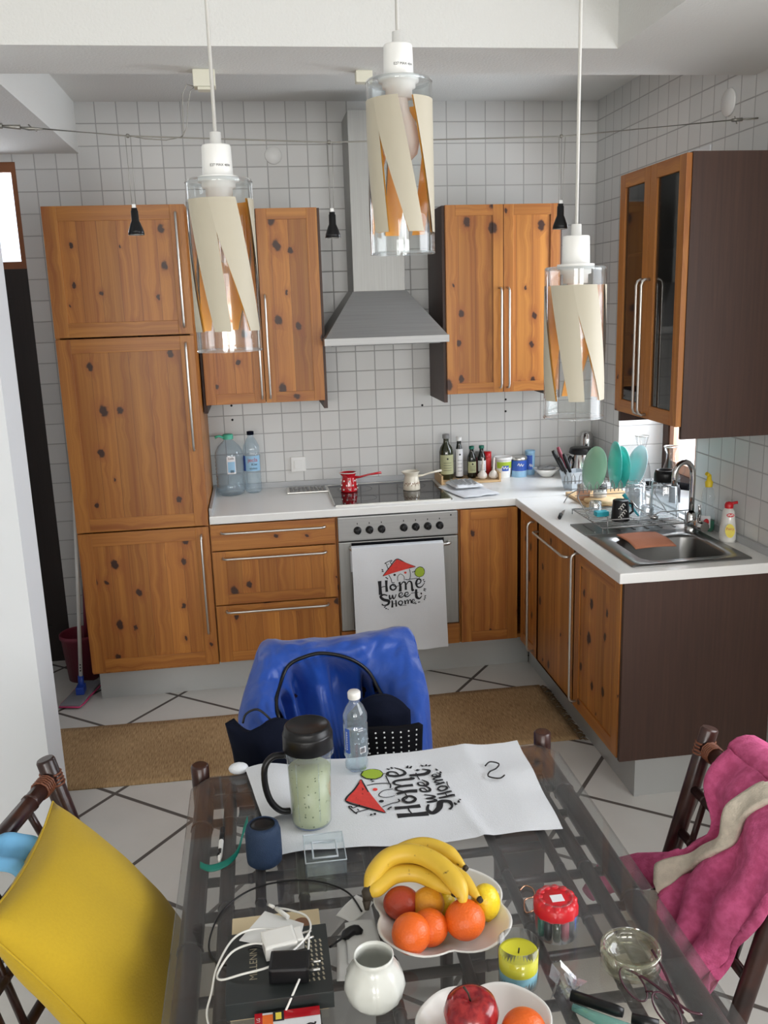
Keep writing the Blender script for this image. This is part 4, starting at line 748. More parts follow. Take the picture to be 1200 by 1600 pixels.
# cutlery holder (frosted square) with knives
cx, cy = 2.425, -.50
t = thing('cutlery_holder', 'frosted square plastic holder standing on the worktop corner', 'holder', (cx, cy, ZW + .03))
b = MB(); z0, z1 = ZW + .002, ZW + .095
lo = [(-.034, -.034), (.034, -.034), (.034, .034), (-.034, .034)]; hi = [(-.052, -.05), (.052, -.05), (.052, .05), (-.052, .05)]
A = Matrix.Rotation(.3, 2)
va = [b.bm.verts.new((cx + (A @ Vector(p)).x, cy + (A @ Vector(p)).y, z0)) for p in lo]; vb = [b.bm.verts.new((cx + (A @ Vector(p)).x, cy + (A @ Vector(p)).y, z1)) for p in hi]
for i in range(4): b.face([va[i], va[(i + 1) % 4], vb[(i + 1) % 4], vb[i]])
b.face(va[::-1]); b.build('body', 'frost', t, mods=[('solid', .003)])
for (dx, dy, tx, ty, hz, mat, lb) in ((-.01, .0, -.105, .02, .20, 'black', 'black knife handle, lowest one leaning left in the holder'), (.0, .01, -.075, .03, .215, 'maroon', 'maroon knife handle leaning in the frosted holder'), (.008, -.01, -.055, 0, .185, 'black', 'black knife handle standing nearest in the frosted holder'), (-.005, -.02, -.085, -.01, .17, 'black', 'thick black knife handle in the middle of the holder')):
    p0 = Vector((cx + dx, cy + dy, ZW + .01)); p1 = Vector((cx + tx, cy + ty, ZW + hz)); d = (p1 - p0)
    q = thing('knife', lb, 'knife', p0, 'knives in the frosted holder')
    MB().tube([p0, p0 + d * .45], .004, 6).build('blade', 'satin', q); MB().tube([p0 + d * .45, p0 + d * .55, p0 + d * .9, p1], [.008, .010, .0105, .008], 8).build('handle', mat, q)
p0 = Vector((cx + .02, cy, ZW + .02)); p1 = Vector((cx + .11, cy + .03, ZW + .17))
tag(MB().tube([p0, p1], .004, 6).ball(p1, .014, 0, 10, 6, (1, .4, 1.5)).build('spoon', 'satin'), 'steel spoon leaning right out of the frosted holder', 'spoon')

# window sill objects: carafes
def carafe(x, y, h, label):
    t = thing('glass_carafe', label, 'carafe', (x, y, .905), 'glass carafes on the window sill')
    MB().lathe([(0, .003), (.05, .003), (.052, .02), (.045, .08), (.024, .15), (.021, .18), (.034, h)], (x, y, .905), 24).lathe([(.05, .01), (.043, .08), (.022, .15), (.019, .18), (.032, h)], (x, y, .905), 24).build('body', 'glass', t)
    MB().lathe([(.034, 0), (.036, .003), (.034, .006), (.032, .003)], (x, y, .905 + h), 24).build('rim', 'satin', t)
    return t
carafe(2.80, -.46, .235, 'clear glass carafe on the sill behind the pale plate')
k = carafe(2.84, -.71, .215, 'clear glass jug with handle on the sill before the window')
MB().tube([(2.862, -.735, .905 + .205), (2.89, -.76, .905 + .17), (2.89, -.76, .905 + .1), (2.87, -.74, .905 + .06)], .004, 6).build('handle', 'glass', k)
tag(MB().tube([(2.74, -.62, .92), (2.80, -.80, .955), (2.80, -1.0, .98)], [.02, .02, .016], 6).build('dark_tray', 'blackcloth'), 'dark folded cloth lying on the window sill', 'cloth')
for (x, y, c, lb) in ((2.74, -.55, 'pinkcur', 'small pinkish glass on the sill left of the jug'), (2.75, -.95, 'darkgrey', 'small dark jar on the sill by the tap')):
    t = tag(MB().lathe([(0, 0), (.025, 0), (.026, .06), (.02, .07), (.02, .08), (0, .08)], (x, y, .905), 20).build('small_jar', c), lb, 'jar')

# ------------------------------------------------------------------ sink, tap, rack
sk = thing('sink', 'stainless steel inset sink with drainer at the end of the worktop', 'sink', (2.39, -1.45, ZW))
b = MB()   # rim plate with rounded basin hole
def rrect(x0, x1, y0, y1, r, n=6):
    pts = []
    for (cx_, cy_, a) in ((x1 - r, y1 - r, 0), (x0 + r, y1 - r, PI / 2), (x0 + r, y0 + r, PI), (x1 - r, y0 + r, 1.5 * PI)):
        for k in range(n + 1): t_ = a + PI / 2 * k / n; pts.append((cx_ + r * math.cos(t_), cy_ + r * math.sin(t_)))
    return pts
inner = rrect(2.225, 2.565, -1.805, -1.495, .055); outer = rrect(2.155, 2.618, -1.862, -1.40, .012)
n = len(inner); rings = []
for z, pts, k in ((ZW + .001, outer, 0), (ZW + .005, [(p[0] * .994 + .006 * 2.39, p[1] * .994 + .006 * -1.63) for p in outer], 0), (ZW + .004, inner, 0), (ZW - .006, [(p[0] * .975 + .025 * 2.395, p[1] * .975 - .025 * 1.65) for p in inner], 0), (ZW - .14, [(p[0] * .93 + .07 * 2.395, p[1] * .93 - .07 * 1.65) for p in inner], 0), (ZW - .15, [(p[0] * .8 + .2 * 2.395, p[1] * .8 - .2 * 1.65) for p in inner], 0)):
    rings.append([b.bm.verts.new((x, y, z)) for x, y in pts])
for a, c in zip(rings, rings[1:]):
    for i in range(n): b.face([a[i], a[(i + 1) % n], c[(i + 1) % n], c[i]], 0, True)
b.face(rings[-1]); b.build('basin', 'sinkm', sk)
b = MB().box(2.155, 2.618, -1.399, -1.21, ZW + .001, ZW + .005, bev=.001)
for i in range(7): b.box(2.20 + i * .058, 2.207 + i * .058, -1.37, -1.24, ZW + .005, ZW + .008)
b.build('drainer', 'sinkm', sk)
MB().lathe([(0, .002), (.03, .002), (.033, .004), (.036, 0)], (2.40, -1.62, ZW - .15), 20).build('drain', 'chrome', sk)
tp = thing('tap', 'chrome swan-neck kitchen tap behind the sink', 'tap', (2.60, -1.44, ZW))
tx, ty = 2.592, -1.425
MB().lathe([(.026, 0), (.026, .01), (.021, .016), (.021, .06), (.019, .07), (.0145, .075)], (tx, ty, ZW + .004), 24).build('body', 'chrome', tp)
MB().tube([(tx, ty, ZW + .03), (tx + .005, ty - .04, ZW + .035), (tx + .01, ty - .10, ZW + .038)], [.021, .022, .020], 16).tube([(tx + .008, ty - .05, ZW + .045), (tx - .002, ty - .075, ZW + .10), (tx - .006, ty - .078, ZW + .125)], [.008, .006, .005], 8).build('lever', 'chrome', tp)
pts = [(tx, ty, ZW + .06), (tx, ty, ZW + .15), (tx, ty, ZW + .22)]
dx, dy = -.085, -.012
for k in range(1, 10): a = PI * k / 9 * 1.02; pts.append((tx + dx * (1 - math.cos(a)) / 2, ty + dy * (1 - math.cos(a)) / 2, ZW + .235 + .055 * math.sin(a)))
pts.append((tx + dx, ty + dy, ZW + .195)); MB().tube(pts, .0115, 14).build('spout', 'chrome', tp)
tag(MB().grid(lambda u, v: (2.262 + .165 * u + .01 * v, -1.455 - .165 * v, ZW + .010 - (.03 * max(0, v - .55) ** 1.3 * 1.4) + .004 * math.sin(u * 3)), 12, 12).build('dishcloth', 'terracotta', mods=[('solid', .004, 1)]), 'terracotta sponge cloth draped over the sink edge', 'cloth')
# small paring knife
kn = thing('paring_knife', 'small paring knife with black handle lying at the worktop edge', 'knife', (2.19, -1.03, ZW))
MB().tube([(2.145, -1.10, ZW + .008), (2.170, -1.045, ZW + .009)], [.008, .009], 8).build('handle', 'black', kn)
b = MB(); b.prism([(2.165, -1.055), (2.180, -1.050), (2.222, -.955), (2.200, -.975)], ZW + .006, ZW + .008); b.build('blade', 'satin', kn)

# cutting boards under rack
tag(MB().box(2.34, 2.62, -.93, -.62, ZW + .001, ZW + .016, bev=.004).build('cutting_board', 'board'), 'light wooden cutting board lying behind the dish rack', 'board')
b = MB(); b.lathe([(0, 0), (.075, 0), (.078, .006), (.075, .012), (0, .012)], (2.42, -.88, ZW + .017), 28).tube([(2.36, -.93, ZW + .024), (2.325, -.975, ZW + .02)], .012, 8)
tag(b.build('round_board', 'board'), 'small round wooden board with handle on the cutting board', 'board')

rk = thing('dish_rack', 'two-tier steel wire dish rack on the drainer', 'dish rack', (2.42, -1.2, ZW))
x0, x1, y0, y1 = 2.225, 2.60, -1.40, -1.04; zt = ZW + .028
b = MB().tube([(x0, y0, zt), (x1, y0, zt), (x1, y1, zt), (x0, y1, zt)], .0034, 6, closed=True)
b.tube([(x0 - .005, y0 - .005, zt + .035), (x0 + .10, y0 - .005, zt + .035), (x0 + .20, y0 - .005, zt + .035), (x0 + .24, y0 - .005, zt + .055), (x1, y0 - .005, zt + .055)], .0024, 6)
b.build('frame', 'rackw', rk)
b = MB()
for i in range(1, 14): y = y0 + (y1 - y0) * i / 14; b.tube([(x0, y, zt), (x1, y, zt)], .0018, 5)
for i in range(1, 4): x = x0 + (x1 - x0) * i / 4; b.tube([(x, y0, zt - .003), (x, y1, zt - .003)], .0016, 5)
b.build('lower_tray', 'rackw', rk)
b = MB()
for x, y in ((x0 + .02, y0), (x1 - .02, y0)): b.tube([(x, y, ZW + .006), (x, y, zt + .05)], .0026, 6)
for y in (y0, y1):
    for x in (x0, x1): b.tube([(x, y, ZW + .006), (x, y, zt)], .0024, 6)
b.build('leg', 'rackw', rk)
zu = ZW + .125; yu0, yu1 = -1.10, -.90
b = MB()
for s in (-1, 1):
    xx = x0 + .01 if s < 0 else x1 - .01
    b.tube([(xx, y0 + .18, zt), (xx, yu0 + .02, zt + .06), (xx, yu0, zu)], .0024, 6).tube([(xx, yu1, zt), (xx, yu1 - .06, zt + .05), (xx, yu0 + .02, zu)], .0024, 6)
b.build('upright', 'rackw', rk)
b = MB()
for y, zz in ((yu0, zu), (yu1, zu), (yu0 + .03, zu - .03), (yu1 - .03, zu - .03)): b.tube([(x0, y, zz), (x1 + .02, y, zz)], .0018, 6)
nl = 11
for i in range(nl):
    xx = x0 + .015 + i * (x1 - x0) / (nl - .5)
    for y in (yu0, yu1):
        b.tube([(xx - .006, y, zu - .012), (xx - .004, y, zu + .02), (xx + .003, y, zu + .035), (xx + .010, y, zu + .02), (xx + .012, y, zu - .012)], .0021, 5)
b.build('plate_holder', 'rackw', rk)
def plate(x, r, mat, lean, label, oval=1.0, yc=-1.0, turn=0.0):
    T = Matrix.Rotation(turn, 3, 'Z') @ Matrix.Rotation(PI / 2 + lean, 3, 'Y')
    b = MB().lathe([(0, 0), (r * .6, 0), (r * .66, .004), (r, .014), (r * .99, .017), (r * .64, .008), (0, .004)], (0, 0, 0), 40, 0, T)
    lowest = min(v.co.z for v in b.bm.verts)
    bmesh.ops.translate(b.bm, verts=b.bm.verts, vec=Vector((x, yc, zu - .024 - lowest)))
    return tag(b.build('plate', mat), label, 'plate', 'plates drying in the rack')
plate(2.325, .100, 'mint', .20, 'mint green plate standing at the left of the dish rack', turn=.16)
plate(2.420, .108, 'teal', .03, 'turquoise plate standing in the middle of the dish rack', turn=-.12)
plate(2.450, .096, 'teal', .06, 'turquoise plate close behind the taller turquoise plate', turn=.0)
plate(2.520, .100, 'pale', .30, 'pale blue plate standing right in the dish rack', turn=.0)
# mugs and glasses in the lower tray
zl = zt + .0015
def mug(x, y, r, h, mat, label, top=1.0, handle=True, printed=False):
    t = thing('mug', label, 'mug', (x, y, zl))
    MB().lathe([(r * 1.08, 0), (r * 1.08, .004), (r * .9, h), (r * .86, h + .002), (0, h + .002)], (x, y, zl), 28).lathe([(r * 1.08, 0), (r * 1.0, 0), (r * .84, h - .004), (0, h - .004)], (x, y, zl), 28).build('body', mat, t)
    if handle: MB().tube([(x + r * .9, y + .01, zl + h * .85), (x + r * 1.6, y + .015, zl + h * .75), (x + r * 1.7, y + .015, zl + h * .35), (x + r, y + .01, zl + h * .2)], .005, 8).build('handle', mat, t)
    if printed:
        f = wcyl((x, y), r * 1.09, zl, -.1); b = MB()
        for k in range(7): a = -.02 + .007 * (k % 4); z = .02 + .009 * k; b.stroke([(a, z), (a + .008, z + .005), (a + .014, z - .004)], .003, f)
        b.build('print', 'whitec', t)
    return t
mug(2.345, -1.29, .036, .085, 'black', 'black mug with white print upside down in the rack', printed=True)
def tumbler(x, y, r, h, label, wn=10, cap=None, mat='kglass'):
    t = thing('glass_jug' if cap else 'drinking_glass', label, 'jug' if cap else 'glass', (x, y, zl), None if cap else 'clear glasses in the dish rack')
    wob = lambda a, z: 1 + .03 * math.cos(wn * a)
    MB().lathe([(r, 0), (r, .003), (r * .86, h * .9), (r * .8, h), (0, h)], (x, y, zl), 40, 0, wob=wob).lathe([(r, 0), (r * .94, 0), (r * .8, h * .88), (0, h * .9)], (x, y, zl), 40, 0, wob=wob).build('body', mat, t)
    if cap: MB().lathe([(r * .62, 0), (r * .72, .004), (r * .70, .035), (r * .62, .05), (r * .5, .05), (r * .5, .03), (0, .03)], (x, y, zl + h), 28).build('lid', cap, t)
    return t
tumbler(2.445, -1.19, .042, .13, 'tall ribbed glass upside down in the rack beside the black mug')
tumbler(2.50, -1.10, .042, .12, 'ribbed glass upside down at the back of the dish rack')
tumbler(2.545, -1.27, .062, .15, 'large clear glass jug with black lid ring in the rack', 12, 'black')
tumbler(2.455, -1.31, .03, .06, 'short glass lying before the tall glass in the rack', 8)
tumbler(2.29, -1.15, .030, .055, 'low clear glass at the left of the rack behind the mug', 8)
tag(MB().ball((2.47, -1.345, zl + .018), .018, 0, 14, 8, (1, 1, .7)).tube([(2.455, -1.345, zl + .02), (2.415, -1.30, zl + .05), (2.40, -1.27, zl + .075)], .003, 6).build('ladle', 'chrome'), 'small steel ladle leaning in the dish rack', 'ladle')
tag(MB().tube([(2.395, -1.20, zl + .09), (2.42, -1.23, zl + .04), (2.435, -1.27, zl + .008)], [.009, .005, .004], 8).build('dish_brush', 'cyan'), 'cyan handled utensil leaning behind the black mug', 'utensil')
tag(MB().box(2.27, 2.325, -1.22, -1.18, zl, zl + .022, bev=.006).build('container_lid', 'cyan'), 'small turquoise plastic lid left of the black mug', 'lid')
for x, y, m_, l_, z, lb in ((2.435, -.83, 'labelw', 'black', ZW + .017, 'white labelled jar with black lid under the plates'), (2.365, -.80, 'pinkcur', 'satin', ZW + .017, 'small pinkish glass jar under the turquoise plate')):
    t = thing('jar', lb, 'jar', (x, y, z)); MB().lathe([(0, 0), (.03, 0), (.032, .04), (.028, .05)], (x, y, z), 24).build('body', m_, t); MB().lathe([(.03, 0), (.03, .018), (0, .018)], (x, y, z + .05), 24).build('lid', l_, t)
# detergent bottles by the tap
t = thing('dish_soap_bottle', 'clear dish soap bottle with yellow cap and green liquid', 'bottle', (2.655, -1.44, ZW + .001))
MB().lathe([(0, 0), (.032, 0), (.036, .01), (.036, .06), (.026, .10), (.031, .14), (.022, .175), (.012, .185)], (2.655, -1.44, ZW + .001), 24, sx=.8).build('body', 'plasticg', t)
MB().lathe([(0, .003), (.031, .003), (.034, .012), (.034, .045), (0, .046)], (2.655, -1.44, ZW + .001), 24, sx=.8).build('liquid', 'greenliq', t)
MB().lathe([(.014, 0), (.016, .02), (.010, .028), (.008, .05), (0, .052)], (2.655, -1.44, ZW + .184), 16).tube([(2.655, -1.44, ZW + .23), (2.640, -1.445, ZW + .24)], .008, 8).build('cap', 'yellowp', t)
b = MB(); b.grid(lambda u, v: (wcyl((2.655, -1.44), .037, ZW + .02)(-.045 + .04 * u, .05 * v)), 8, 1, 0); b.ball((2.636, -1.472, ZW + .045), .014, 1, 12, 8, (1, .35, 1)); b.build('label', ['labelw', 'red'], t)
t = thing('detergent_bottle', 'white detergent bottle with red cap right of the tap', 'bottle', (2.652, -1.61, ZW + .001))
MB().lathe([(0, 0), (.034, 0), (.038, .012), (.036, .05), (.030, .09), (.027, .12), (.018, .132), (.012, .134)], (2.652, -1.61, ZW + .001), 28, sx=.8).build('body', 'whitec', t)
MB().lathe([(.016, 0), (.017, .012), (.013, .022), (0, .026)], (2.652, -1.61, ZW + .134), 16).tube([(2.652, -1.61, ZW + .15), (2.682, -1.62, ZW + .156)], .006, 8).build('cap', 'red', t)
b = MB(); fl = flat((2.645, -1.6485, ZW + .055), (1, 0, 0), (0, .12, 1))
b.poly2([(.017 * math.cos(a * PI / 8), .027 * math.sin(a * PI / 8)) for a in range(16)], flat((2.639, -1.651, ZW + .052), (1, -.35, 0), (0, .12, 1)), 0)
b.poly2([(.014 * math.cos(a * PI / 8), .008 * math.sin(a * PI / 8)) for a in range(16)], flat((2.642, -1.643, ZW + .112), (1, -.3, 0), (0, .1, 1)), 1)
b.stroke([(-.009, -.002), (-.005, .003), (0, -.002), (.006, .003), (.009, 0)], .0022, flat((2.642, -1.6435, ZW + .112), (1, -.3, 0), (0, .1, 1)), 2).text('Fairy', .014, flat((2.639, -1.6518, ZW + .06), (1, -.35, 0), (0, .12, 1)), 1)
b.build('label', ['yellowl', 'red', 'whitec'], t)
#PART2
# ------------------------------------------------------------------ rug, mop, bucket
rg = tag(MB().grid(lambda u, v: (-0.16 + 2.30 * u, -0.862 - .012 * math.sin(u * 5) - .555 * v - .01 * u * v, .006 + .0015 * noise.noise(Vector((u * 20, v * 6, 0)))), 60, 14).build('jute_rug', 'rug', mods=[('solid', .006, -1)]), 'long brown woven jute runner lying before the cabinets', 'rug')
b = MB()
for i in range(90):
    y = -0.875 - i * .0062; a = random.uniform(-.012, .012); l = random.uniform(.025, .05)
    b.tube([(2.135, y, .006), (2.135 + l * .5, y + a, .012), (min(2.172, 2.135 + l), y + a * 2, .004)], [.0025, .003, .0015], 4)
b.build('fringe', 'fringe', rg); rg.children[0]['kind'] = 'stuff'
bk = thing('bucket', 'dark maroon plastic bucket standing beside the tall cabinet', 'bucket', (-.115, -.255, 0))
MB().lathe([(0, .004), (.072, .004), (.076, 0), (.096, .225), (.102, .225), (.102, .245), (.098, .248), (.094, .24), (.074, .012), (0, .012)], (-.115, -.255, 0), 32).build('body', 'maroon', bk)
tag(MB().tube([(-.10, -.27, .03), (-.075, -.19, .5), (-.045, -.10, 1.0)], .011, 10).build('broom_stick', 'maroon'), 'dark red stick standing in the maroon bucket', 'stick')
mp = thing('flat_mop', 'flat mop with white pole and pink edged grey pad beside the tall cabinet', 'mop', (-.09, -.55, 0))
Rm = Matrix.Translation((-.085, -.50, 0)) @ Matrix.Rotation(math.radians(-12), 4, 'Z')
MB(Rm).box(-.05, .05, -.145, .145, .006, .022, bev=.006).build('pad', 'mopgrey', mp)
MB(Rm).tube([(-.055, -.11, .012), (-.05, -.15, .012), (.05, -.15, .012), (.055, -.11, .012), (.052, -.03, .012), (.057, .12, .012), (.045, .15, .012), (-.045, .15, .012), (-.057, .12, .012), (-.052, -.03, .012)], .0045, 6, closed=True).build('edge_trim', 'pinkp', mp)
MB().box(-.105, -.065, -.54, -.47, .022, .06, bev=.008).tube([(-.085, -.50, .05), (-.082, -.495, .105)], .014, 10).build('joint', 'bluep', mp)
MB().tube([(-.082, -.495, .10), (-.055, -.47, .52), (-.027, -.44, 1.02)], .010, 12).build('pole', 'whitec', mp)
for z in (.135, .15, .165): MB().ball((-.081 + (z - .1) * .063, -.505 + (z - .1) * .055, z), .0035, 0, 8, 6).build('pole_hole', 'black', mp)

# ------------------------------------------------------------------ table
ZG = .757; TX0, TX1, TY1, TY0 = .655, 1.545, -2.80, -4.35
tb = thing('dining_table', 'dark bamboo lattice dining table with a clear glass top', 'table', (1.1, -3.57, 0))
MB().prism([(TX0, TY0), (TX1, TY0), (TX1, TY1 - .05), (TX1 - .045, TY1), (TX0 + .045, TY1), (TX0, TY1 - .05)], ZG - .008, ZG).build('glass_top', 'tableglass', tb)
for x in (.672, 1.528):
    MB().tube([(x, -2.772, .60), (x, -2.772, .772), (x, -2.772, .776)], [.0215, .0215, .017], 16).build('corner_post', 'bamboo', tb)
def bpole(b, p0, p1, r, nodes_=3):
    p0 = Vector(p0); p1 = Vector(p1); d = p1 - p0; b.tube([p0, p1], r, 12)
    for k in range(nodes_):
        c = p0 + d * ((k + .5) / nodes_); n = d.normalized(); b.tube([c - n * .005, c - n * .002, c + n * .002, c + n * .005], [r * .98, r * 1.10, r * 1.10, r * .98], 12)
    return b
for x in (.684, 1.516): bpole(MB(), (x, -2.775, .722), (x, -4.34, .722), .0225, 4).build('side_rail', 'bamboo', tb)
for x in (.745, 1.462): bpole(MB(), (x, -2.80, .722), (x, -4.30, .722), .015, 5).build('inner_rail', 'bamboo', tb)
for y in (-2.785, -4.32): bpole(MB(), (.69, y, .722), (1.51, y, .722), .021, 3).build('end_rail', 'bamboo', tb)
bpole(MB(), (.70, -2.86, .722), (1.50, -2.86, .722), .016, 3).build('end_rail', 'bamboo', tb)
for x in (.812, .895, 1.03, 1.16, 1.295, 1.405): bpole(MB(), (x, -2.86, .736), (x, -4.31, .736), .0105, 9).build('lattice_rod', 'bamboo', tb)
y = -2.94
while y > -4.3:
    bpole(MB(), (.69, y, .716), (1.51, y, .716), .0095, 4).build('lattice_rod', 'bamboo', tb); y -= .108
# pedestal of crossed poles and woven panel
for x, yy in ((1.03, -3.42), (1.19, -3.42), (1.03, -3.85), (1.19, -3.85)): bpole(MB(), (x, yy, 0), (x, yy, .70), .022, 4).build('leg', 'bamboo', tb)
for a, c in (((1.03, -3.42, .08), (1.19, -3.42, .6)), ((1.19, -3.42, .08), (1.03, -3.42, .6)), ((1.03, -3.85, .08), (1.03, -3.42, .6)), ((1.19, -3.85, .08), (1.19, -3.42, .6)), ((1.03, -3.42, .08), (1.03, -3.85, .6)), ((1.19, -3.42, .08), (1.19, -3.85, .6))): MB().tube([a, c], .012, 8).build('brace', 'bamboo', tb)
MB().box(1.375, 1.50, -2.885, -2.865, .385, .56, bev=.003).build('woven_panel', 'bamboo', tb)
for x in (1.385, 1.49): MB().tube([(x, -2.875, .55), (x, -2.875, .715)], .009, 8).build('panel_hanger', 'bamboo', tb)

# ------------------------------------------------------------------ chairs (dark bamboo)
def chair(name_label, org, ang, sy=1, sz=1):
    M = Matrix.Translation((org[0], org[1], 0)) @ Matrix.Rotation(ang, 4, 'Z') @ Matrix.Diagonal((1, sy, sz, 1)); W0 = Vector((org[0], org[1], 0))
    t = thing('bamboo_chair', name_label, 'chair', W0, 'bamboo dining chairs')
    top = lambda z: -.215 - max(0, z - .43) * .26   # lean of the back
    for s in (-1, 1):
        MB(M).tube([(-.20, s * .225, 0), (-.215, s * .225, .43), (top(.66), s * .225, .66), (top(.875), s * .225, .875), (top(.88), s * .225, .88)], [.021, .021, .021, .021, .018], 14).build('back_post', 'bamboo', t)
        MB(M).tube([(.215, s * .235, 0), (.215, s * .235, .44)], .020, 14).build('front_leg', 'bamboo', t)
        bpole(MB(M), (-.21, s * .235, .41), (.22, s * .235, .41), .016, 2).build('seat_rail', 'bamboo', t)
        MB(M).tube([(-.205, s * .225, .18), (.215, s * .235, .18)], .011, 10).build('stretcher', 'bamboo', t)
    for x in (-.21, .215): bpole(MB(M), (x, -.235, .41), (x, .235, .41), .016, 2).build('seat_rail', 'bamboo', t)
    tr_ = bpole(MB(M), (top(.835), -.235, .835), (top(.835), .235, .835), .0185, 2).build('top_rail', 'bamboo', t)
    for s in (-1, 1):
        b = MB(M)
        for k in range(5):
            yy = s * (.195 - k * .0075); b.tube([(top(.835) + .020 * math.cos(a * PI / 5), yy, .835 + .020 * math.sin(a * PI / 5)) for a in range(10)], .0028, 5, closed=True)
        for k in range(4):
            zz = .822 + k * .008; b.tube([(top(zz) + .0225 * math.cos(a * PI / 5), s * .225 + .0225 * math.sin(a * PI / 5), zz) for a in range(10)], .0028, 5, closed=True)
        b.build('rattan_wrap', 'rattan', t)
    for z in (.735, .63, .52): bpole(MB(M), (top(z), -.225, z), (top(z), .225, z), .011, 3).build('back_bar', 'bamboo', t)
    for k in range(5):
        yy = -.15 + k * .075; MB(M).tube([(top(.735), yy, .735), (top(.52), yy, .52)], .008, 8).build('spindle', 'bamboo', t)
    for k in (-.10, .10): MB(M).tube([(top(.835), k, .835), (top(.735), k + .02, .735)], .008, 8).build('spindle', 'bamboo', t)
    MB(M).box(-.20, .21, -.225, .225, .418, .428).build('seat', 'bamboo', t)
    return t, M
aL = math.atan2(-.22, .975); aR = math.atan2(-.22, -.975)
_, ML = chair('dark bamboo chair with yellow pillow left of the table', (.62, -3.165), aL)
_, MR = chair('dark bamboo chair with pink robe right of the table', (1.512, -3.215), PI + .02, .80, 1.0)
_, MM = chair('dark bamboo chair under the blue jacket at the far table end', (1.066, -2.52), -PI / 2, .90, .93)
def cushion(M, label, x0=-.19, x1=.27, w=.235):
    b = MB(M)
    def f(s):
        def g(u, v):
            U_, V_ = u * 2 - 1, v * 2 - 1; k = max(abs(U_), abs(V_)); th = .022 * (1 - k ** 6) ** .5 if k < 1 else 0
            cu_ = U_ * (1 - .06 * V_ * V_); cv_ = V_ * (1 - .06 * U_ * U_)
            return ((x0 + x1) / 2 + (x1 - x0) / 2 * cu_, w * cv_, .452 + s * th)
        return g
    b.grid(f(1), 20, 20).grid(f(-1), 20, 20)
    return tag(b.build('seat_cushion', 'cushion', weld=True), label, 'cushion', 'seat cushions')
cushion(ML, 'beige seat cushion on the left chair under the yellow pillow', x1=.30)
cushion(MR, 'beige seat cushion on the right chair under the table edge', x1=.29)

# yellow pillow: corners A far-top, B near-top, C near-bottom, D far-bottom
A_, B_, C_, D_ = Vector((.395, -3.085, .885)), Vector((.365, -3.475, .90)), Vector((.60, -3.44, .47)), Vector((.625, -3.02, .50))
nrm = (D_ - A_).cross(B_ - A_).normalized()
if nrm.x < 0: nrm = -nrm
def pil(s):
    def g(u, v):
        U_, V_ = u * 2 - 1, v * 2 - 1
        p = A_.lerp(B_, v).lerp(D_.lerp(C_, v), u)
        c = (A_ + B_ + C_ + D_) / 4; pinch = 1 - .085 * ((1 - U_ * U_) * V_ * V_ + (1 - V_ * V_) * U_ * U_)
        p = c + (p - c) * pinch
        th = .085 * ((1 - U_ ** 2) * (1 - V_ ** 2)) ** .42 if abs(U_) < 1 and abs(V_) < 1 else 0
        wr = .004 * noise.noise(Vector((u * 5, v * 5, s))) * min(1, th * 20)
        return p + nrm * (s * th + wr + .015)
    return g
pw = tag(MB().grid(pil(1), 30, 30).grid(pil(-1), 30, 30).build('pillow', 'yellow', weld=True), 'mustard yellow velvet pillow leaning on the left chair', 'pillow')
MB().tube([pil(1)(0, i / 12) for i in range(13)] + [pil(1)(i / 12, 1) for i in range(1, 13)] + [pil(1)(1, 1 - i / 12) for i in range(1, 13)] + [pil(1)(1 - i / 12, 0) for i in range(1, 12)], .0022, 5, closed=True).build('seam_piping', 'yellow', pw)
# light blue cloth at left edge over the top rail
gl = MB()
def gf(u, v):
    a = (u - .35) * 3.6; r = .042 + .010 * math.sin(v * 9) + .006 * math.sin(u * 11)
    return (.338 + r * math.sin(a) * .9 + .02 * v, -3.27 + .105 * v, .835 + r * math.cos(a) - .03 * max(0, abs(u - .35) - .3))
gl.grid(gf, 26, 18)
tag(gl.build('blue_cloth', 'glove', mods=[('solid', .003)]), 'light blue cloth hanging over the left chair back', 'cloth')

# ------------------------------------------------------------------ blue jacket over the far chair
def cr(pts, t):
    n = len(pts) - 1; f = min(max(t, 0), 1) * n; i = min(int(f), n - 1); k = f - i; V = [Vector(p) for p in pts]
    p0, p1, p2, p3 = V[max(i - 1, 0)], V[i], V[i + 1], V[min(i + 2, n)]
    return 0.5 * ((2 * p1) + (-p0 + p2) * k + (2 * p0 - 5 * p1 + 4 * p2 - p3) * k * k + (-p0 + 3 * p1 - 3 * p2 + p3) * k ** 3)
OUT = [(0.771, -2.5, 0.611), (0.757, -2.42, 0.704), (0.77, -2.36, 0.744), (0.801, -2.28, 0.806), (0.839, -2.18, 0.849), (0.911, -2.17, 0.842), (1.048, -2.17, 0.838), (1.189, -2.17, 0.850), (1.286, -2.18, 0.853), (1.299, -2.28, 0.792), (1.304, -2.38, 0.732), (1.292, -2.5, 0.62), (1.29, -2.56, .50)]
OUT = [(.78, -2.56, .50)] + OUT
INN = [(.90, -2.62, .50), (0.886, -2.56, 0.646), (0.874, -2.48, 0.702), (0.864, -2.42, 0.752), (0.879, -2.34, 0.774), (0.905, -2.3, 0.811), (0.953, -2.3, 0.835), (1.01, -2.3, 0.842), (1.085, -2.3, 0.819), (1.141, -2.3, 0.773), (1.172, -2.34, 0.716), (1.204, -2.44, 0.689), (1.219, -2.56, 0.649), (1.21, -2.62, .50)]
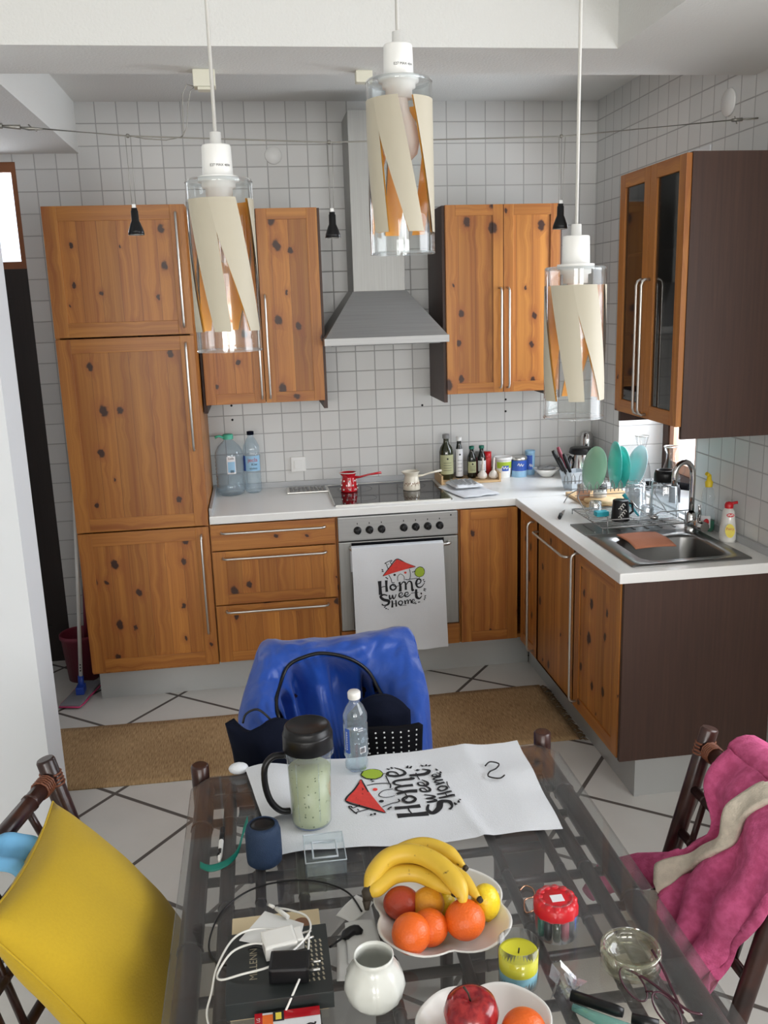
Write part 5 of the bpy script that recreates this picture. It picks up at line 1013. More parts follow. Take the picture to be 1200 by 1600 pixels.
def jk(u, v):
    o = cr(OUT, u); i = cr(INN, u); 
    # cross-section: rises from outer rim over a puffy roll to the collar edge
    mid = (o + i) / 2 + Vector((0, -.045, .040))
    p = (1 - v) ** 2 * o + 2 * v * (1 - v) * mid + v * v * i
    w = Vector((p.x * 7, p.y * 5, p.z * 7))
    d = .014 * noise.noise(w) + .012 * noise.noise(w * 2.3) + .006 * (1 - abs(noise.noise(Vector((u * 34, v * 3.5 + u * 5, 1.3))) * 2)) * math.sin(PI * v) + .006 * noise.noise(Vector((u * 50, v * 5, 4)))
    return p + Vector((0, -.6, .6)) * d
jt = thing('puffer_jacket', 'royal blue puffer jacket draped over the far chair back', 'jacket', (1.05, -2.3, .45))
MB().grid(jk, 110, 26).build('shell', 'blue', jt, mods=[('solid', .008)])
def back(u, v):   # outside hanging behind the chair back
    o = cr(OUT, u); z = o.z - (o.z - .42) * v
    d = .012 * noise.noise(Vector((u * 9, v * 3, 2)))
    return (o.x, o.y + .05 * math.sin(min(1, v * 3) * PI / 2) + d, z)
MB().grid(back, 60, 12).build('back_panel', 'blue', jt, mods=[('solid', .006)])
def lin(u, v):
    t_ = cr(INN, .22 + .5 * u); bot = Vector((.90 + .26 * u, -2.42 - .02 * v, .52)); p = t_.lerp(bot, v)
    f = math.sin(u * 26 + 2.2 * v + 2 * math.sin(u * 6)) * .026 * min(1, v * 4) + .008 * noise.noise(Vector((u * 20, v * 4, 2)))
    return p + Vector((f * .35, -f + .10 * math.sin(PI * min(1, v * 1.3)), 0))
MB().grid(lin, 90, 26).build('lining', 'blue', jt, mods=[('solid', .004)], label='gathered blue lining')
MB().tube([cr(INN, .18 + i * .6 / 40) + Vector((0, -.008, .006)) for i in range(41)], .0055, 8).build('zip', 'black', jt)
MB().ball((1.183, -2.46, .735), .006, 0, 8, 6).build('snap_button', 'black', jt)
def inn(u, v):
    p = Vector((1.06 + .17 * u, -2.50 - .02 * math.sin(PI * u), .80 - .27 * v - .06 * (2 * u - 1) ** 2)); return p + Vector((0, .012 * noise.noise(p * 14), 0))
MB().grid(inn, 20, 16).build('dark_lining', 'navy', jt, mods=[('solid', .02)])
# black bag left
def bagf(u, v):
    x = .752 + .155 * u; ztop = .80 - .02 * math.sin(u * 7) - .02 * u; z = ztop - (ztop - .50) * v
    return (x + .02 * math.sin(v * 3) * (1 - u), -2.585 - .045 * math.sin(PI * u) * (.4 + math.sin(PI * min(v + .15, 1))) + .006 * noise.noise(Vector((u * 6, v * 6, 1))), z)
bg_ = tag(MB().grid(bagf, 24, 24).build('black_bag', 'navy', mods=[('solid', .03, 1)]), 'black fabric bag hanging at the left of the blue jacket', 'bag')
MB().tube([cr([(.775, -2.61, .795), (.785, -2.605, .818), (.815, -2.60, .825), (.845, -2.61, .80), (.86, -2.62, .775)], i / 16) for i in range(17)], .003, 6).build('strap', 'black', bg_)
# dotted bag right
def dotf(u, v):
    wd = .05 + .05 * (1 - v) ** .5
    x = 1.150 + (u - .5) * 2 * wd * .9 + .01 * v; z = .758 - .26 * v - .02 * abs(u - .4)
    return Vector((x, -2.60 - .025 * math.sin(PI * u) + .004 * noise.noise(Vector((u * 5, v * 5, 7))), z))
dt = tag(MB().grid(dotf, 16, 20).build('dotted_pouch', 'blackcloth', mods=[('solid', .02, 1)]), 'black pouch with white dots lying in the blue jacket', 'pouch')
b = MB()
for i in range(8):
    for j in range(15):
        p = dotf((i + .5) / 8, (j + .6) / 18); b.ball((p.x, p.y - .0215, p.z), .0027, 0, 6, 4, (1, .35, 1))
b.build('dot_print', 'dots', dt); dt.children[0]['kind'] = 'stuff'
b = MB()
for j in range(9):
    p = cr(INN, .80 + j * .018); b.ball((p.x + .022, p.y - .01, p.z), .003, 0, 6, 4)
q = b.build('dotted_edge', 'dots', jt); q['kind'] = 'stuff'

# ------------------------------------------------------------------ pink robe on the right chair
RG = [[(1.845, -3.120, .868), (1.845, -3.19, .874), (1.845, -3.27, .878), (1.845, -3.36, .880), (1.845, -3.455, .872)],
[(1.785, -3.140, .810), (1.785, -3.21, .82), (1.785, -3.28, .825), (1.785, -3.36, .825), (1.79, -3.45, .82)],
[(1.775, -3.19, .739), (1.78, -3.24, .75), (1.77, -3.30, .755), (1.765, -3.37, .76), (1.765, -3.44, .76)],
[(1.74, -3.159, .669), (1.748, -3.22, .69), (1.748, -3.29, .70), (1.745, -3.36, .705), (1.742, -3.425, .70)],
[(1.69, -3.158, .643), (1.70, -3.22, .64), (1.707, -3.28, .645), (1.712, -3.345, .65), (1.715, -3.405, .65)],
[(1.655, -3.22, .60), (1.662, -3.27, .59), (1.672, -3.31, .59), (1.692, -3.35, .59), (1.712, -3.372, .59)],
[(1.63, -3.25, .545), (1.64, -3.29, .54), (1.652, -3.32, .54), (1.672, -3.35, .535), (1.697, -3.37, .53)],
[(1.60, -3.27, .485), (1.62, -3.30, .48), (1.632, -3.33, .48), (1.657, -3.35, .48), (1.68, -3.368, .48)]]
def rob(u, v, off=0.0, fold=True):
    rows = [cr(r, u) for r in RG]; p = cr(rows, v)
    if fold:
        f = math.sin(u * 17 + 3.5 * v + 1.5 * math.sin(v * 7)) * .013 * min(1, .25 + v * 1.4) + .010 * noise.noise(Vector((u * 7, v * 7, 3))) + .010 * noise.noise(Vector((u * 3, v * 4, 8)))
    else: f = 0
    return p + Vector((-.85, -.2, .35)).normalized() * (f + off)
rt_ = thing('bathrobe', 'pink fleece bathrobe with cream band hung over the right chair', 'bathrobe', (1.8, -3.25, .45))
MB().grid(lambda u, v: rob(u, v) + Vector((0, 0, .0015 * noise.noise(Vector((u * 90, v * 90, 0))))), 90, 110).build('fabric', 'pink', rt_, mods=[('solid', .022, 0)])
def bk_(u, v):
    p = cr(RG[0], u); a = min(v * 4, 1) * PI
    q = p + Vector((.035 * (1 - math.cos(a)), .01, .022 * math.sin(a) - max(0, v - .25) * .55)); return q + Vector((.01 * math.sin(u * 14), 0, 0)) * v
MB().grid(bk_, 30, 24).build('back_part', 'pink', rt_, mods=[('solid', .018, 0)])
path = [(.60, .0), (.48, .15), (.36, .30), (.24, .42), (.16, .52), (.10, .60), (.0, .66)]
def band(u, v):
    c = cr([(a, b_, 0) for a, b_ in path], u); return rob(c.x + .12 * (v - .5) * (1.0 - .1 * u), c.y + .055 * (v - .5), .020)
MB().grid(band, 50, 8).build('trim_band', 'creamf', rt_, mods=[('solid', .014, 0)], label='cream fleece band')
# sleeve lying on the seat
MB().tube([(1.73, -3.12, .60), (1.67, -3.07, .56), (1.60, -3.03, .525), (1.55, -3.05, .50)], [.03, .040, .036, .018], 14).build('sleeve', 'pink', rt_)
MB().tube([(1.68, -3.17, .55), (1.64, -3.13, .52), (1.60, -3.12, .50)], [.025, .030, .02], 12).build('cuff', 'creamf', rt_)

# ------------------------------------------------------------------ tea towels with printed motif
def motif(b, fn, I, Rd, G, mind=0):
    """brush lettered 'Home Sweet Home' under a small red roofed house; coordinates in print units, y down, 580 wide"""
    def s(pts, w, mi=I): b.stroke(pts, [q * 1.3 for q in w] if isinstance(w, list) else w * 1.15, fn(mi), mi)
    def pg(pts, mi): b.poly2(pts, fn(mi), mi)
    pg([(335, 378), (510, 195), (725, 295), (560, 330)], Rd)
    s([(335, 378), (420, 285), (510, 195), (620, 250), (728, 297)], 9); s([(728, 297), (560, 325), (335, 378)], 7)
    for x, y in ((470, 280), (520, 250), (560, 285), (430, 330), (500, 310), (620, 290)): s([(x - 14, y), (x, y + 6), (x + 12, y)], 4)
    s([(400, 300), (380, 240), (365, 235), (440, 205), (450, 215), (430, 225), (455, 262)], 7); s([(395, 250), (415, 245)], 5)
    s([(405, 372), (430, 420), (440, 462), (470, 462)], 7); s([(655, 320), (665, 380), (650, 440), (600, 438)], 7); s([(650, 440), (745, 432)], 6)
    s([(512, 450), (512, 400), (545, 370), (585, 400), (588, 450)], 5)
    for x, y, c in ((475, 375, I), (605, 358, Rd)):
        pg([(x + 15 * math.cos(a * PI / 6), y + 13 * math.sin(a * PI / 6)) for a in range(12)], c); s([(x - 15, y), (x + 15, y)], 4)
    lf = [(772, 420), (735, 405), (718, 370), (735, 325), (780, 303), (822, 322), (835, 365), (815, 405), (772, 420)]
    pg([(p[0], p[1]) for p in lf[:-1]], G); s(lf, 7); s([(772, 435), (775, 380), (778, 325)], 5); s([(776, 385), (755, 362)], 4); s([(776, 385), (800, 360)], 4)
    for x, y, dx, dy in ((340, 310, -18, -10), (345, 325, -22, 0), (365, 395, 16, 8), (380, 405, 14, 12), (695, 350, 0, 14), (712, 345, 0, 12), (812, 462, 14, -14), (820, 480, 18, -8), (820, 650, 20, -10), (818, 665, 18, 6), (812, 678, 10, 16), (330, 740, 25, -8), (345, 755, 24, 4), (700, 728, 24, 0), (740, 715, 26, -4), (815, 560, 30, 8), (812, 575, 26, 14), (375, 765, 8, 8)): s([(x, y), (x + dx, y + dy)], [12, 5])
    # Home
    s([(292, 432), (294, 500), (296, 590)], [34, 26, 32]); s([(372, 430), (370, 490), (372, 562)], [26, 20, 26]); s([(300, 512), (330, 500), (372, 498)], 7)
    s([(452, 482), (420, 500), (420, 530), (450, 548), (485, 525), (470, 490), (448, 484), (470, 510), (520, 505)], [12, 16, 18, 12, 14, 12, 8, 5, 5])
    s([(528, 462), (538, 520), (532, 572)], [18, 22, 28]); s([(538, 510), (570, 468), (600, 480), (602, 560)], [6, 10, 16, 22]); s([(604, 510), (640, 465), (672, 480), (680, 568), (700, 560)], [6, 10, 16, 22, 6])
    s([(725, 505), (775, 490), (785, 455), (750, 445), (728, 490), (745, 535), (790, 535), (830, 490)], [7, 9, 12, 14, 20, 16, 9, 5])
    # Sweet
    s([(378, 605), (330, 592), (295, 612), (330, 650), (390, 672), (378, 710), (330, 718), (305, 700)], [9, 14, 22, 26, 26, 18, 9, 12])
    s([(400, 600), (405, 645), (425, 640), (437, 605), (445, 645), (465, 640), (482, 600)], [14, 18, 8, 10, 16, 8, 9])
    for ox in (515, 585): s([(ox, 625), (ox + 40, 612), (ox + 38, 590), (ox + 8, 595), (ox + 2, 630), (ox + 35, 640), (ox + 72, 615)], [5, 7, 8, 11, 14, 10, 5])
    s([(725, 560), (722, 610), (728, 655), (760, 670), (790, 640)], [20, 24, 26, 14, 5]); s([(660, 605), (700, 600), (750, 598)], 6); pg([(770, 610), (783, 600), (795, 612), (783, 630)], I)
    # Home small
    s([(430, 668), (432, 710), (428, 752)], [14, 16, 20]); s([(475, 668), (478, 745)], [13, 15]); s([(432, 712), (478, 708)], 5)
    s([(535, 680), (508, 695), (512, 722), (540, 728), (556, 700), (535, 680)], [8, 11, 13, 9, 11, 8])
    s([(582, 680), (590, 728)], [11, 15]); s([(590, 705), (610, 680), (622, 690), (622, 725)], [5, 8, 11, 14]); s([(622, 705), (645, 678), (656, 690), (660, 722)], [5, 8, 11, 13])
    s([(668, 705), (695, 697), (695, 680), (676, 682), (670, 712), (690, 722), (715, 705)], [4, 5, 7, 9, 11, 8, 4])
    s([(520, 742), (560, 738), (600, 742)], 5)
# on the oven handle: front sheet hangs at y=-.685
def tw(u, v):   # u 0..1 across, v 0..1 down
    x = 1.262 + .446 * u + (.004 + .010 * u) * v; z = .712 - (.53 + .012 * (1 - u)) * v
    y = -.690 - .006 * math.sin(u * 8 + 1) * v - .004 * math.sin(u * 19) * v * v - .003 * noise.noise(Vector((u * 4, v * 5, 0))) - .006 * v
    return Vector((x, y, z))
b = MB().grid(tw, 40, 50)
def twb(u, v):
    if v < .12: a = v / .12 * PI; p = tw(u, 0); return Vector((p.x, -.676 - .014 * math.cos(a), .712 + .010 * math.sin(a)))
    p = tw(u, 0); return Vector((p.x - .004, -.662, .712 - (v - .12) * .14))
b.grid(twb, 40, 12)
def on_tw(mi):
    def f(mx, my):
        u = (mx - 0) / 1060.0 * 1.0; v = (my - 45) / 1235.0; u = .02 + u * .96; p = tw(u, max(0, v)); return p + Vector((0, -.0022 - .0003 * mi, 0))
    return f
motif(b, on_tw, 1, 2, 3)
tag(b.build('tea_towel', ['linen', 'ink', 'redink', 'greenink'], mods=None), 'white printed tea towel hanging on the oven handle', 'tea towel')
# on the table: near-left (.843,-3.156) far-left (.783,-2.792) far-right (1.459,-2.782) near-right (1.442,-3.179)
fl_, fr_, nr_, nl_ = Vector((.783, -2.79, 0)), Vector((1.459, -2.782, 0)), Vector((1.442, -3.179, 0)), Vector((.85, -3.158, 0))
def tt(u, v):
    p = fl_.lerp(fr_, u).lerp(nl_.lerp(nr_, u), v); w = .006 * noise.noise(Vector((u * 6, v * 4, 4))) + .005 * math.exp(-((u - .62 - .1 * v) / .02) ** 2) * v + .004 * math.exp(-((u - .8) / .03) ** 2) * (1 - v)
    p.y += .006 * math.sin(u * 9) * v; p.z = ZG + .006 + max(-.003, w); return p
b = MB().grid(tt, 60, 40)
def edge(u, v):
    p = tt(0, v) if u < .01 else tt(min(.16, u * .16), v); p.z += .008 + .010 * math.sin(PI * min(1, u * 1.0)); p.x -= .006; p.y += .004 * math.sin(v * 8); return p
b.grid(lambda u, v: edge(u, .05 + v * .62), 10, 24)
def on_tt(mi):
    def f(mx, my):   # print x (text direction) -> +y world, print y (down) -> +x world
        wx = 1.005 + (my - 195) * .000435; wy = -3.075 + (mx - 270) * .000385
        u = (wx - .80) / (1.452 - .80); v = (-2.786 - wy) / .38
        z = tt(min(max(u, 0), 1), min(max(v, 0), 1)).z; return Vector((wx, wy, z + .0012 + .0003 * mi))
    return f
motif(b, on_tt, 1, 2, 3)
tag(b.build('tea_towel', ['linen', 'ink', 'redink', 'greenink']), 'white printed tea towel lying flat on the glass table', 'tea towel')
tag(MB().tube([cr([(1.345, -2.905, ZG + .014), (1.36, -2.892, ZG + .016), (1.378, -2.905, ZG + .016), (1.366, -2.925, ZG + .016), (1.348, -2.935, ZG + .015), (1.340, -2.955, ZG + .015), (1.362, -2.968, ZG + .015), (1.378, -2.955, ZG + .014)], i / 30) for i in range(31)], .0018, 6).build('s_hook', 'black'), 'thin black S-shaped hook lying on the flat tea towel', 'hook')
tag(MB().ball((.765, -2.80, ZG + .014), .02, 0, 14, 8, (1.2, .8, .7)).build('white_tissue', 'linen'), 'crumpled white tissue at the far left corner of the towel', 'tissue')

# ------------------------------------------------------------------ things on the table
cx, cy, z = .925, -3.055, ZG + .012
t = thing('smoothie_cup', 'tall clear cup of green smoothie with black lid and handle', 'cup', (cx, cy, z))
MB().lathe([(0, 0), (.040, 0), (.042, .004), (.0465, .155), (.049, .17), (.049, .2)], (cx, cy, z), 40).build('cup_wall', 'plasticg', t)
MB().lathe([(0, .004), (.0395, .004), (.0405, .008), (.0443, .128), (0, .130)], (cx, cy, z), 40).build('smoothie', 'smoothie', t)
MB().lathe([(.0505, .172), (.053, .174), (.053, .206), (.0515, .210), (.0495, .211), (.049, .221), (.0465, .2245), (.042, .2255), (.041, .223), (0, .223)], (cx, cy, z), 40).build('lid', 'black', t)
MB().lathe([(.050, .160), (.0537, .163), (.0537, .172)], (cx, cy, z), 40).build('collar', 'plasticg', t)
MB().tube([cr([(cx - .050, cy - .01, z + .165), (cx - .075, cy - .018, z + .168), (cx - .092, cy - .024, z + .15), (cx - .094, cy - .024, z + .11), (cx - .085, cy - .022, z + .07), (cx - .066, cy - .016, z + .042), (cx - .046, cy - .01, z + .035)], i / 20) for i in range(21)], [.007] * 21, 10).build('handle', 'black', t)
for a in (-2.25, -1.2): MB().tube([(cx + .0435 * math.cos(a), cy + .0435 * math.sin(a), z + .02), (cx + .047 * math.cos(a), cy + .047 * math.sin(a), z + .155)], .0012, 5).build('rib', 'plasticg', t)
bx, by, z = 1.045, -2.853, ZG + .012
t = thing('mineral_water_bottle', 'half litre clear water bottle with white cap beside the smoothie', 'bottle', (bx, by, z))
pr = [(0, .002), (.020, .0), (.026, .006), (.027, .02), (.024, .03), (.0285, .04), (.0285, .05), (.027, .055), (.029, .06), (.029, .118), (.026, .122), (.029, .128), (.0285, .142), (.020, .162), (.0125, .172), (.0125, .182)]
MB().lathe(pr, (bx, by, z), 32, wob=lambda a, zz: 1 + (.03 * math.cos(6 * a) if zz < .055 else 0)).build('body', 'water', t)
MB().lathe([(0, .004), (.025, .006), (.0265, .05), (.0275, .062), (.0275, .095), (0, .0955)], (bx, by, z), 28).build('water', 'plasticg', t)
MB().lathe([(.0145, 0), (.0155, .002), (.0155, .015), (.013, .018), (0, .018)], (bx, by, z + .181), 24).build('cap', 'whitec', t)
b = MB(); b.grid(lambda u, v: wcyl((bx, by), .0296, z + .052)(-.032 + .014 * u, .062 * v), 5, 1, 0); f = wcyl((bx, by), .0299, z + .052)
for k in range(8): b.stroke([(-.028, .008 + k * .006), (-.0245, .010 + k * .006), (-.028, .012 + k * .006)], .0014, f, 1, 2)
for k in range(8): b.stroke([(.008 + k * .0016, .002), (.008 + k * .0016, .014)], .0008 if k % 2 else .0011, f, 2, 1)
b.poly2([(.006, .0), (.022, .0), (.022, .016), (.006, .016)], wcyl((bx, by), .0297, z + .052), 1)
for k in range(2): b.stroke([(.004, .058 + .005 * k), (.016, .058 + .005 * k)], .0015, f, 1, 1)
b.build('label', ['labelb', 'labelw', 'ink'], t)
# speaker
t = thing('bluetooth_speaker', 'small navy blue cylindrical speaker on the glass table', 'speaker', (.822, -3.165, ZG))
MB().lathe([(0, .001), (.030, .001), (.035, .006), (.036, .02), (.0355, .07), (.032, .082), (.026, .0865), (.024, .084), (0, .083)], (.822, -3.165, ZG), 40).build('body', 'speaker', t)
MB().lathe([(.0245, 0), (.0245, .0015), (.014, .0015), (0, .002)], (.822, -3.165, ZG + .0835), 32).build('top_panel', 'black', t)
tag(MB().grid(lambda u, v: cr([(.693, -3.155, ZG + .002), (.715, -3.172, ZG + .003), (.747, -3.163, ZG + .006), (.768, -3.138, ZG + .012), (.780, -3.10, ZG + .03), (.79, -3.085, ZG + .05)], u) + Vector((0, (v - .5) * .012, (v - .5) * .008)), 30, 3).build('strap', 'greens', mods=[('solid', .002)]), 'green ribbon strap lying left of the navy speaker', 'strap')
t = thing('ballpoint_pen', 'black and silver pen lying on the glass near the green strap', 'pen', (.732, -3.10, ZG))
MB().tube([(.731, -3.158, ZG + .006), (.732, -3.14, ZG + .006), (.7335, -3.065, ZG + .006), (.734, -3.045, ZG + .006)], [.002, .005, .005, .004], 10).build('barrel', 'white', t); MB().tube([(.7335, -3.085, ZG + .0065), (.734, -3.04, ZG + .0065)], .0052, 10).tube([(.731, -3.14, ZG + .006), (.7318, -3.118, ZG + .006)], .0053, 10).build('grip', 'black', t)
# clear plastic organiser box
t = thing('clear_box', 'small clear plastic box on the glass beside the speaker', 'box', (.94, -3.18, ZG))
b = MB()
def obox(b, x0, x1, y0, y1, z0, z1, w=.002):
    b.box(x0, x1, y0, y0 + w, z0, z1).box(x0, x1, y1 - w, y1, z0, z1).box(x0, x0 + w, y0, y1, z0, z1).box(x1 - w, x1, y0, y1, z0, z1).box(x0, x1, y0, y1, z0, z0 + w)
obox(b, .902, .982, -3.232, -3.135, ZG, ZG + .030); b.build('body', 'plasticg', t)
b = MB(); b.tube([(.918, -3.215, ZG + .028), (.966, -3.215, ZG + .028), (.966, -3.160, ZG + .028), (.918, -3.160, ZG + .028)], .0025, 6, closed=True).tube([(.902, -3.232, ZG + .03), (.982, -3.232, ZG + .03), (.982, -3.135, ZG + .03), (.902, -3.135, ZG + .03)], .0014, 6, closed=True).build('inner_rim', 'frost', t)
tag(MB().box(1.105, 1.165, -3.215, -3.185, ZG, ZG + .012, bev=.003).build('plastic_piece', 'plasticg'), 'small clear plastic piece behind the bananas', 'plastic piece')

# books, box and chargers
t = thing('book', 'cream covered book with brown print under the black box', 'book', (.84, -3.46, ZG))
MB().box(.762, .918, -3.575, -3.350, ZG, ZG + .016, bev=.0015).build('cover', 'bookc', t)
b = MB(); f = flat((.84, -3.385, ZG + .0165), (1, 0, 0), (0, 1, 0))
for ox in (-.03, .045): b.poly2([(ox + .017 * math.cos(a * PI / 8), -.005 + .020 * math.sin(a * PI / 8)) for a in range(16)], f)
b.poly2([(-.055, -.028), (-.035, -.028), (-.035, -.012), (-.055, -.012)], f); b.build('cover_print', 'brownp', t)
t = thing('black_box', 'flat black printed box lying on the cream book', 'box', (.842, -3.50, ZG + .016))
MB().box(.758, .926, -3.592, -3.432, ZG + .0165, ZG + .046, bev=.001).build('body', 'bookb', t)
b = MB(); f = flat((.84, -3.51, ZG + .0466), (0, 1, 0), (-1, 0, 0))
b.text('MILLENN', .018, lambda a, c: f(a, c + .038), 0); b.build('lettering', 'gold', t)
b = MB()
for k in range(4):
    for j in range(9): b.stroke([(-.055 + j * .011, -.05 - .008 * k), (-.048 + j * .011, -.048 - .008 * k)], .0028, f, 0, 2)
b.build('small_print', 'gold', t)
zb_ = ZG + .0465
tag(MB().prism([(.778, -3.452), (.822, -3.385), (.888, -3.430), (.875, -3.490), (.83, -3.475)], zb_ + .001, zb_ + .003).build('white_card', 'paper'), 'blank white card lying on the black box', 'card')
Rc = Matrix.Translation((.848, -3.488, zb_ + .004)) @ Matrix.Rotation(.18, 4, 'Z')
t = thing('phone_charger', 'white phone charger plug on the black box', 'charger', (.848, -3.488, zb_ + .004))
MB(Rc).box(-.030, .024, -.022, .022, 0, .026, bev=.004).build('body', 'whitec', t)
MB(Rc).box(.024, .036, -.016, .016, .003, .023, bev=.002).build('socket_end', 'whitec', t)
b = MB(Rc); b.tube([(.036, .008, .013), (.054, .010, .013)], .0022, 8).tube([(.036, -.008, .013), (.054, -.006, .013)], .0022, 8).build('pin', 'satin', t)
Rb = Matrix.Translation((.862, -3.545, zb_ + .001)) @ Matrix.Rotation(-.12, 4, 'Z')
t = thing('black_adapter', 'black power adapter lying on the black box before the white charger', 'adapter', (.862, -3.545, zb_))
MB(Rb).box(-.034, .030, -.022, .022, 0, .028, bev=.005).build('body', 'black', t)
b = MB(Rb); b.tube([(.03, .009, .014), (.047, .009, .014)], .0022, 8).tube([(.03, -.009, .014), (.047, -.009, .014)], .0022, 8).build('pin', 'satin', t)
P = lambda L_, zz: [(a, c, zz + d) for a, c, d in L_]
t = thing('white_cable', 'coiled white charging cable over the black box', 'cable', (.82, -3.5, zb_))
pts = [(.822, -3.486, .012), (.80, -3.478, .010), (.767, -3.49, .008), (.744, -3.512, -.010), (.75, -3.533, -.006), (.784, -3.541, .006), (.835, -3.536, .012), (.878, -3.507, .02), (.898, -3.465, .014), (.893, -3.425, .010), (.865, -3.398, .006), (.842, -3.386, .004)]
MB().tube([cr(P(pts, zb_ + .003), i / 60) for i in range(61)], .0019, 8).build('cord', 'whitec', t)
pts = [(.895, -3.47, .012), (.892, -3.51, .014), (.885, -3.54, .008), (.868, -3.58, .003), (.85, -3.60, -.02)]
MB().tube([cr(P(pts, zb_ + .003), i / 30) for i in range(31)], .0019, 8).build('cord', 'whitec', t)
pts = [(.85, -3.448, .008), (.80, -3.440, .008), (.767, -3.455, .004), (.742, -3.495, -.012), (.733, -3.53, -.03), (.726, -3.56, -.042), (.735, -3.60, -.045)]
MB().tube([cr(P(pts, zb_ + .003), i / 40) for i in range(41)], .0019, 8).build('cord', 'whitec', t)
MB().tube([(.862, -3.415, zb_ + .007), (.842, -3.388, zb_ + .008)], .004, 8).tube([(.838, -3.384, zb_ + .008), (.830, -3.376, zb_ + .008)], .003, 8).build('connector', 'whitec', t)
pts = [(.83, -3.50, .052), (.80, -3.475, .050), (.752, -3.455, .006), (.727, -3.425, .003), (.722, -3.38, .003), (.739, -3.313, .003), (.78, -3.264, .003), (.829, -3.243, .003), (.891, -3.243, .003), (.939, -3.262, .003), (.978, -3.301, .004), (.996, -3.357, .004)]
tag(MB().tube([cr(P(pts, ZG), i / 80) for i in range(81)], .0018, 8).build('black_cable', 'black'), 'long black cable looping across the glass behind the black box', 'cable')
tag(MB().tube([cr([(.93, -3.46, ZG + .02), (.955, -3.43, ZG + .012), (.975, -3.415, ZG + .012), (.99, -3.42, ZG + .01)], i / 10) for i in range(11)], [.002] * 4 + [.009] * 5 + [.006, .004], 8).build('black_plug', 'black'), 'small black plug lying between black box and receipts', 'plug')
# light bulb package
t = thing('bulb_box', 'light bulb carton with red, orange and white print at the table front', 'box', (.852, -3.62, ZG))
MB().box(.802, .902, -3.68, -3.60, ZG, ZG + .030, bev=.001).build('carton', 'labelw', t)
b = MB(); f = flat((.802, -3.68, ZG + .0306), (1, 0, 0), (0, 1, 0))
b.poly2([(.045, .062), (.10, .062), (.10, .08), (.045, .08)], f, 0); b.poly2([(0, 0), (.012, 0), (.012, .08), (0, .08)], f, 0); b.poly2([(.012, 0), (.028, 0), (.028, .075), (.012, .075)], f, 1)
b.poly2([(.028, .06), (.045, .06), (.045, .08), (.028, .08)], f, 2); b.poly2([(.032, .063), (.041, .063), (.041, .077), (.032, .077)], flat((.802, -3.68, ZG + .0308), (1, 0, 0), (0, 1, 0)), 3)
b.text('OSRAM', .015, lambda a, c: f(.020 - c, .032 + a) + Vector((0, 0, .0003)), 4); b.text('LG', .007, lambda a, c: f(.006 - c, .066 + a) + Vector((0, 0, .0003)), 4); b.stroke([(.078, .045), (.084, .047), (.090, .045), (.092, .049)], .003, lambda a, c: f(a, c) + Vector((0, 0, .0003)), 2)
b.build('print', ['redenamel', 'orangel', 'ink', 'yellowl', 'labelw'], t)
# receipts
def sheet(pts, z, name, label, cat, mat='paper'):
    b = MB(); P4 = [Vector((p[0], p[1], 0)) for p in pts]
    b.grid(lambda u, v: P4[0].lerp(P4[1], u).lerp(P4[3].lerp(P4[2], u), v) + Vector((0, 0, z + .002 * math.sin(u * 4 + v * 3) + .001)), 8, 12)
    return tag(b.build(name, mat, mods=[('solid', .0006)]), label, cat)
sheet([(.962, -3.385), (1.015, -3.382), (1.022, -3.49), (.958, -3.487)], ZG + .004, 'receipt', 'long pale receipt lying between the black box and fruit bowl', 'receipt')
sheet([(.948, -3.358), (.992, -3.303), (1.022, -3.335), (.975, -3.385)], ZG + .001, 'paper_slip', 'torn white paper slip under the end of the black cable', 'paper')
sheet([(.945, -3.42), (.97, -3.42), (.99, -3.52), (.935, -3.52)], ZG + .0005, 'paper_slip', 'pale paper slip half under the long receipt', 'paper')
# milk glass vase
def vw(a, zz): return 1 + (.022 * math.sin(9 * a + zz * 190) * math.sin(zz * 150) + .012 * math.sin(17 * a - zz * 240)) * (1 if .01 < zz < .072 else .15)
tag(MB().lathe([(0, .001), (.026, .001), (.034, .005), (.044, .018), (.0485, .036), (.046, .052), (.037, .068), (.0315, .075), (.0305, .082), (.032, .089), (.030, .090), (.0285, .084), (.029, .075), (.04, .055), (.043, .036), (.03, .012), (0, .01)], (.992, -3.575, ZG), 56, 0, wob=vw).build('milk_glass_vase', 'milk'), 'white milk glass vase in front of the fruit bowl', 'vase')

# fruit bowls: scalloped leaf-like china
def bowl(c, r, rot, name, label, sx=1.0, h=.045):
    b = MB(); K = 36
    def wob(a, zz): return 1 + (.20 * abs(math.cos(2 * (a - rot))) ** .8 - .03 * math.cos(8 * (a - rot)) * .4) * min(1, zz / .02)
    b.lathe([(0, .001), (r * .38, .001), (r * .42, .004), (r * .62, .014), (r * .86, h * .72), (r, h), (r * 1.03, h + .002), (r * 1.01, h + .004), (r * .97, h + .001), (r * .82, h * .74), (r * .60, .019), (r * .38, .009), (0, .008)], (c[0], c[1], ZG), 72, 0, wob=wob, sx=sx)
    return tag(b.build(name, 'whitec'), label, 'bowl', 'white scalloped fruit bowls')
bowl((1.130, -3.432), .105, .75, 'fruit_bowl', 'white scalloped china bowl holding oranges, lemon and bananas', 1.0)
bowl((1.140, -3.720), .092, .75, 'fruit_bowl', 'white scalloped china bowl with an apple at the photo bottom', 1.0)
def fruit(c, r, mat, name, label, cat, sc=(1, 1, .94), extra=None, grp=None):
    b = MB(); b.ball(c, r, 0, 28, 18, sc)
    if extra == 'nub': b.ball((c[0] + r * .2, c[1] - r * .3, c[2] - r * 1.0), r * .28, 0, 12, 8)
    o = tag(b.build(name, mat), label, cat, grp); return o
fruit((1.065, -3.497, .813), .033, 'orangef', 'orange', 'bright orange at the front left of the fruit bowl', 'orange', (1, 1, 1.02))
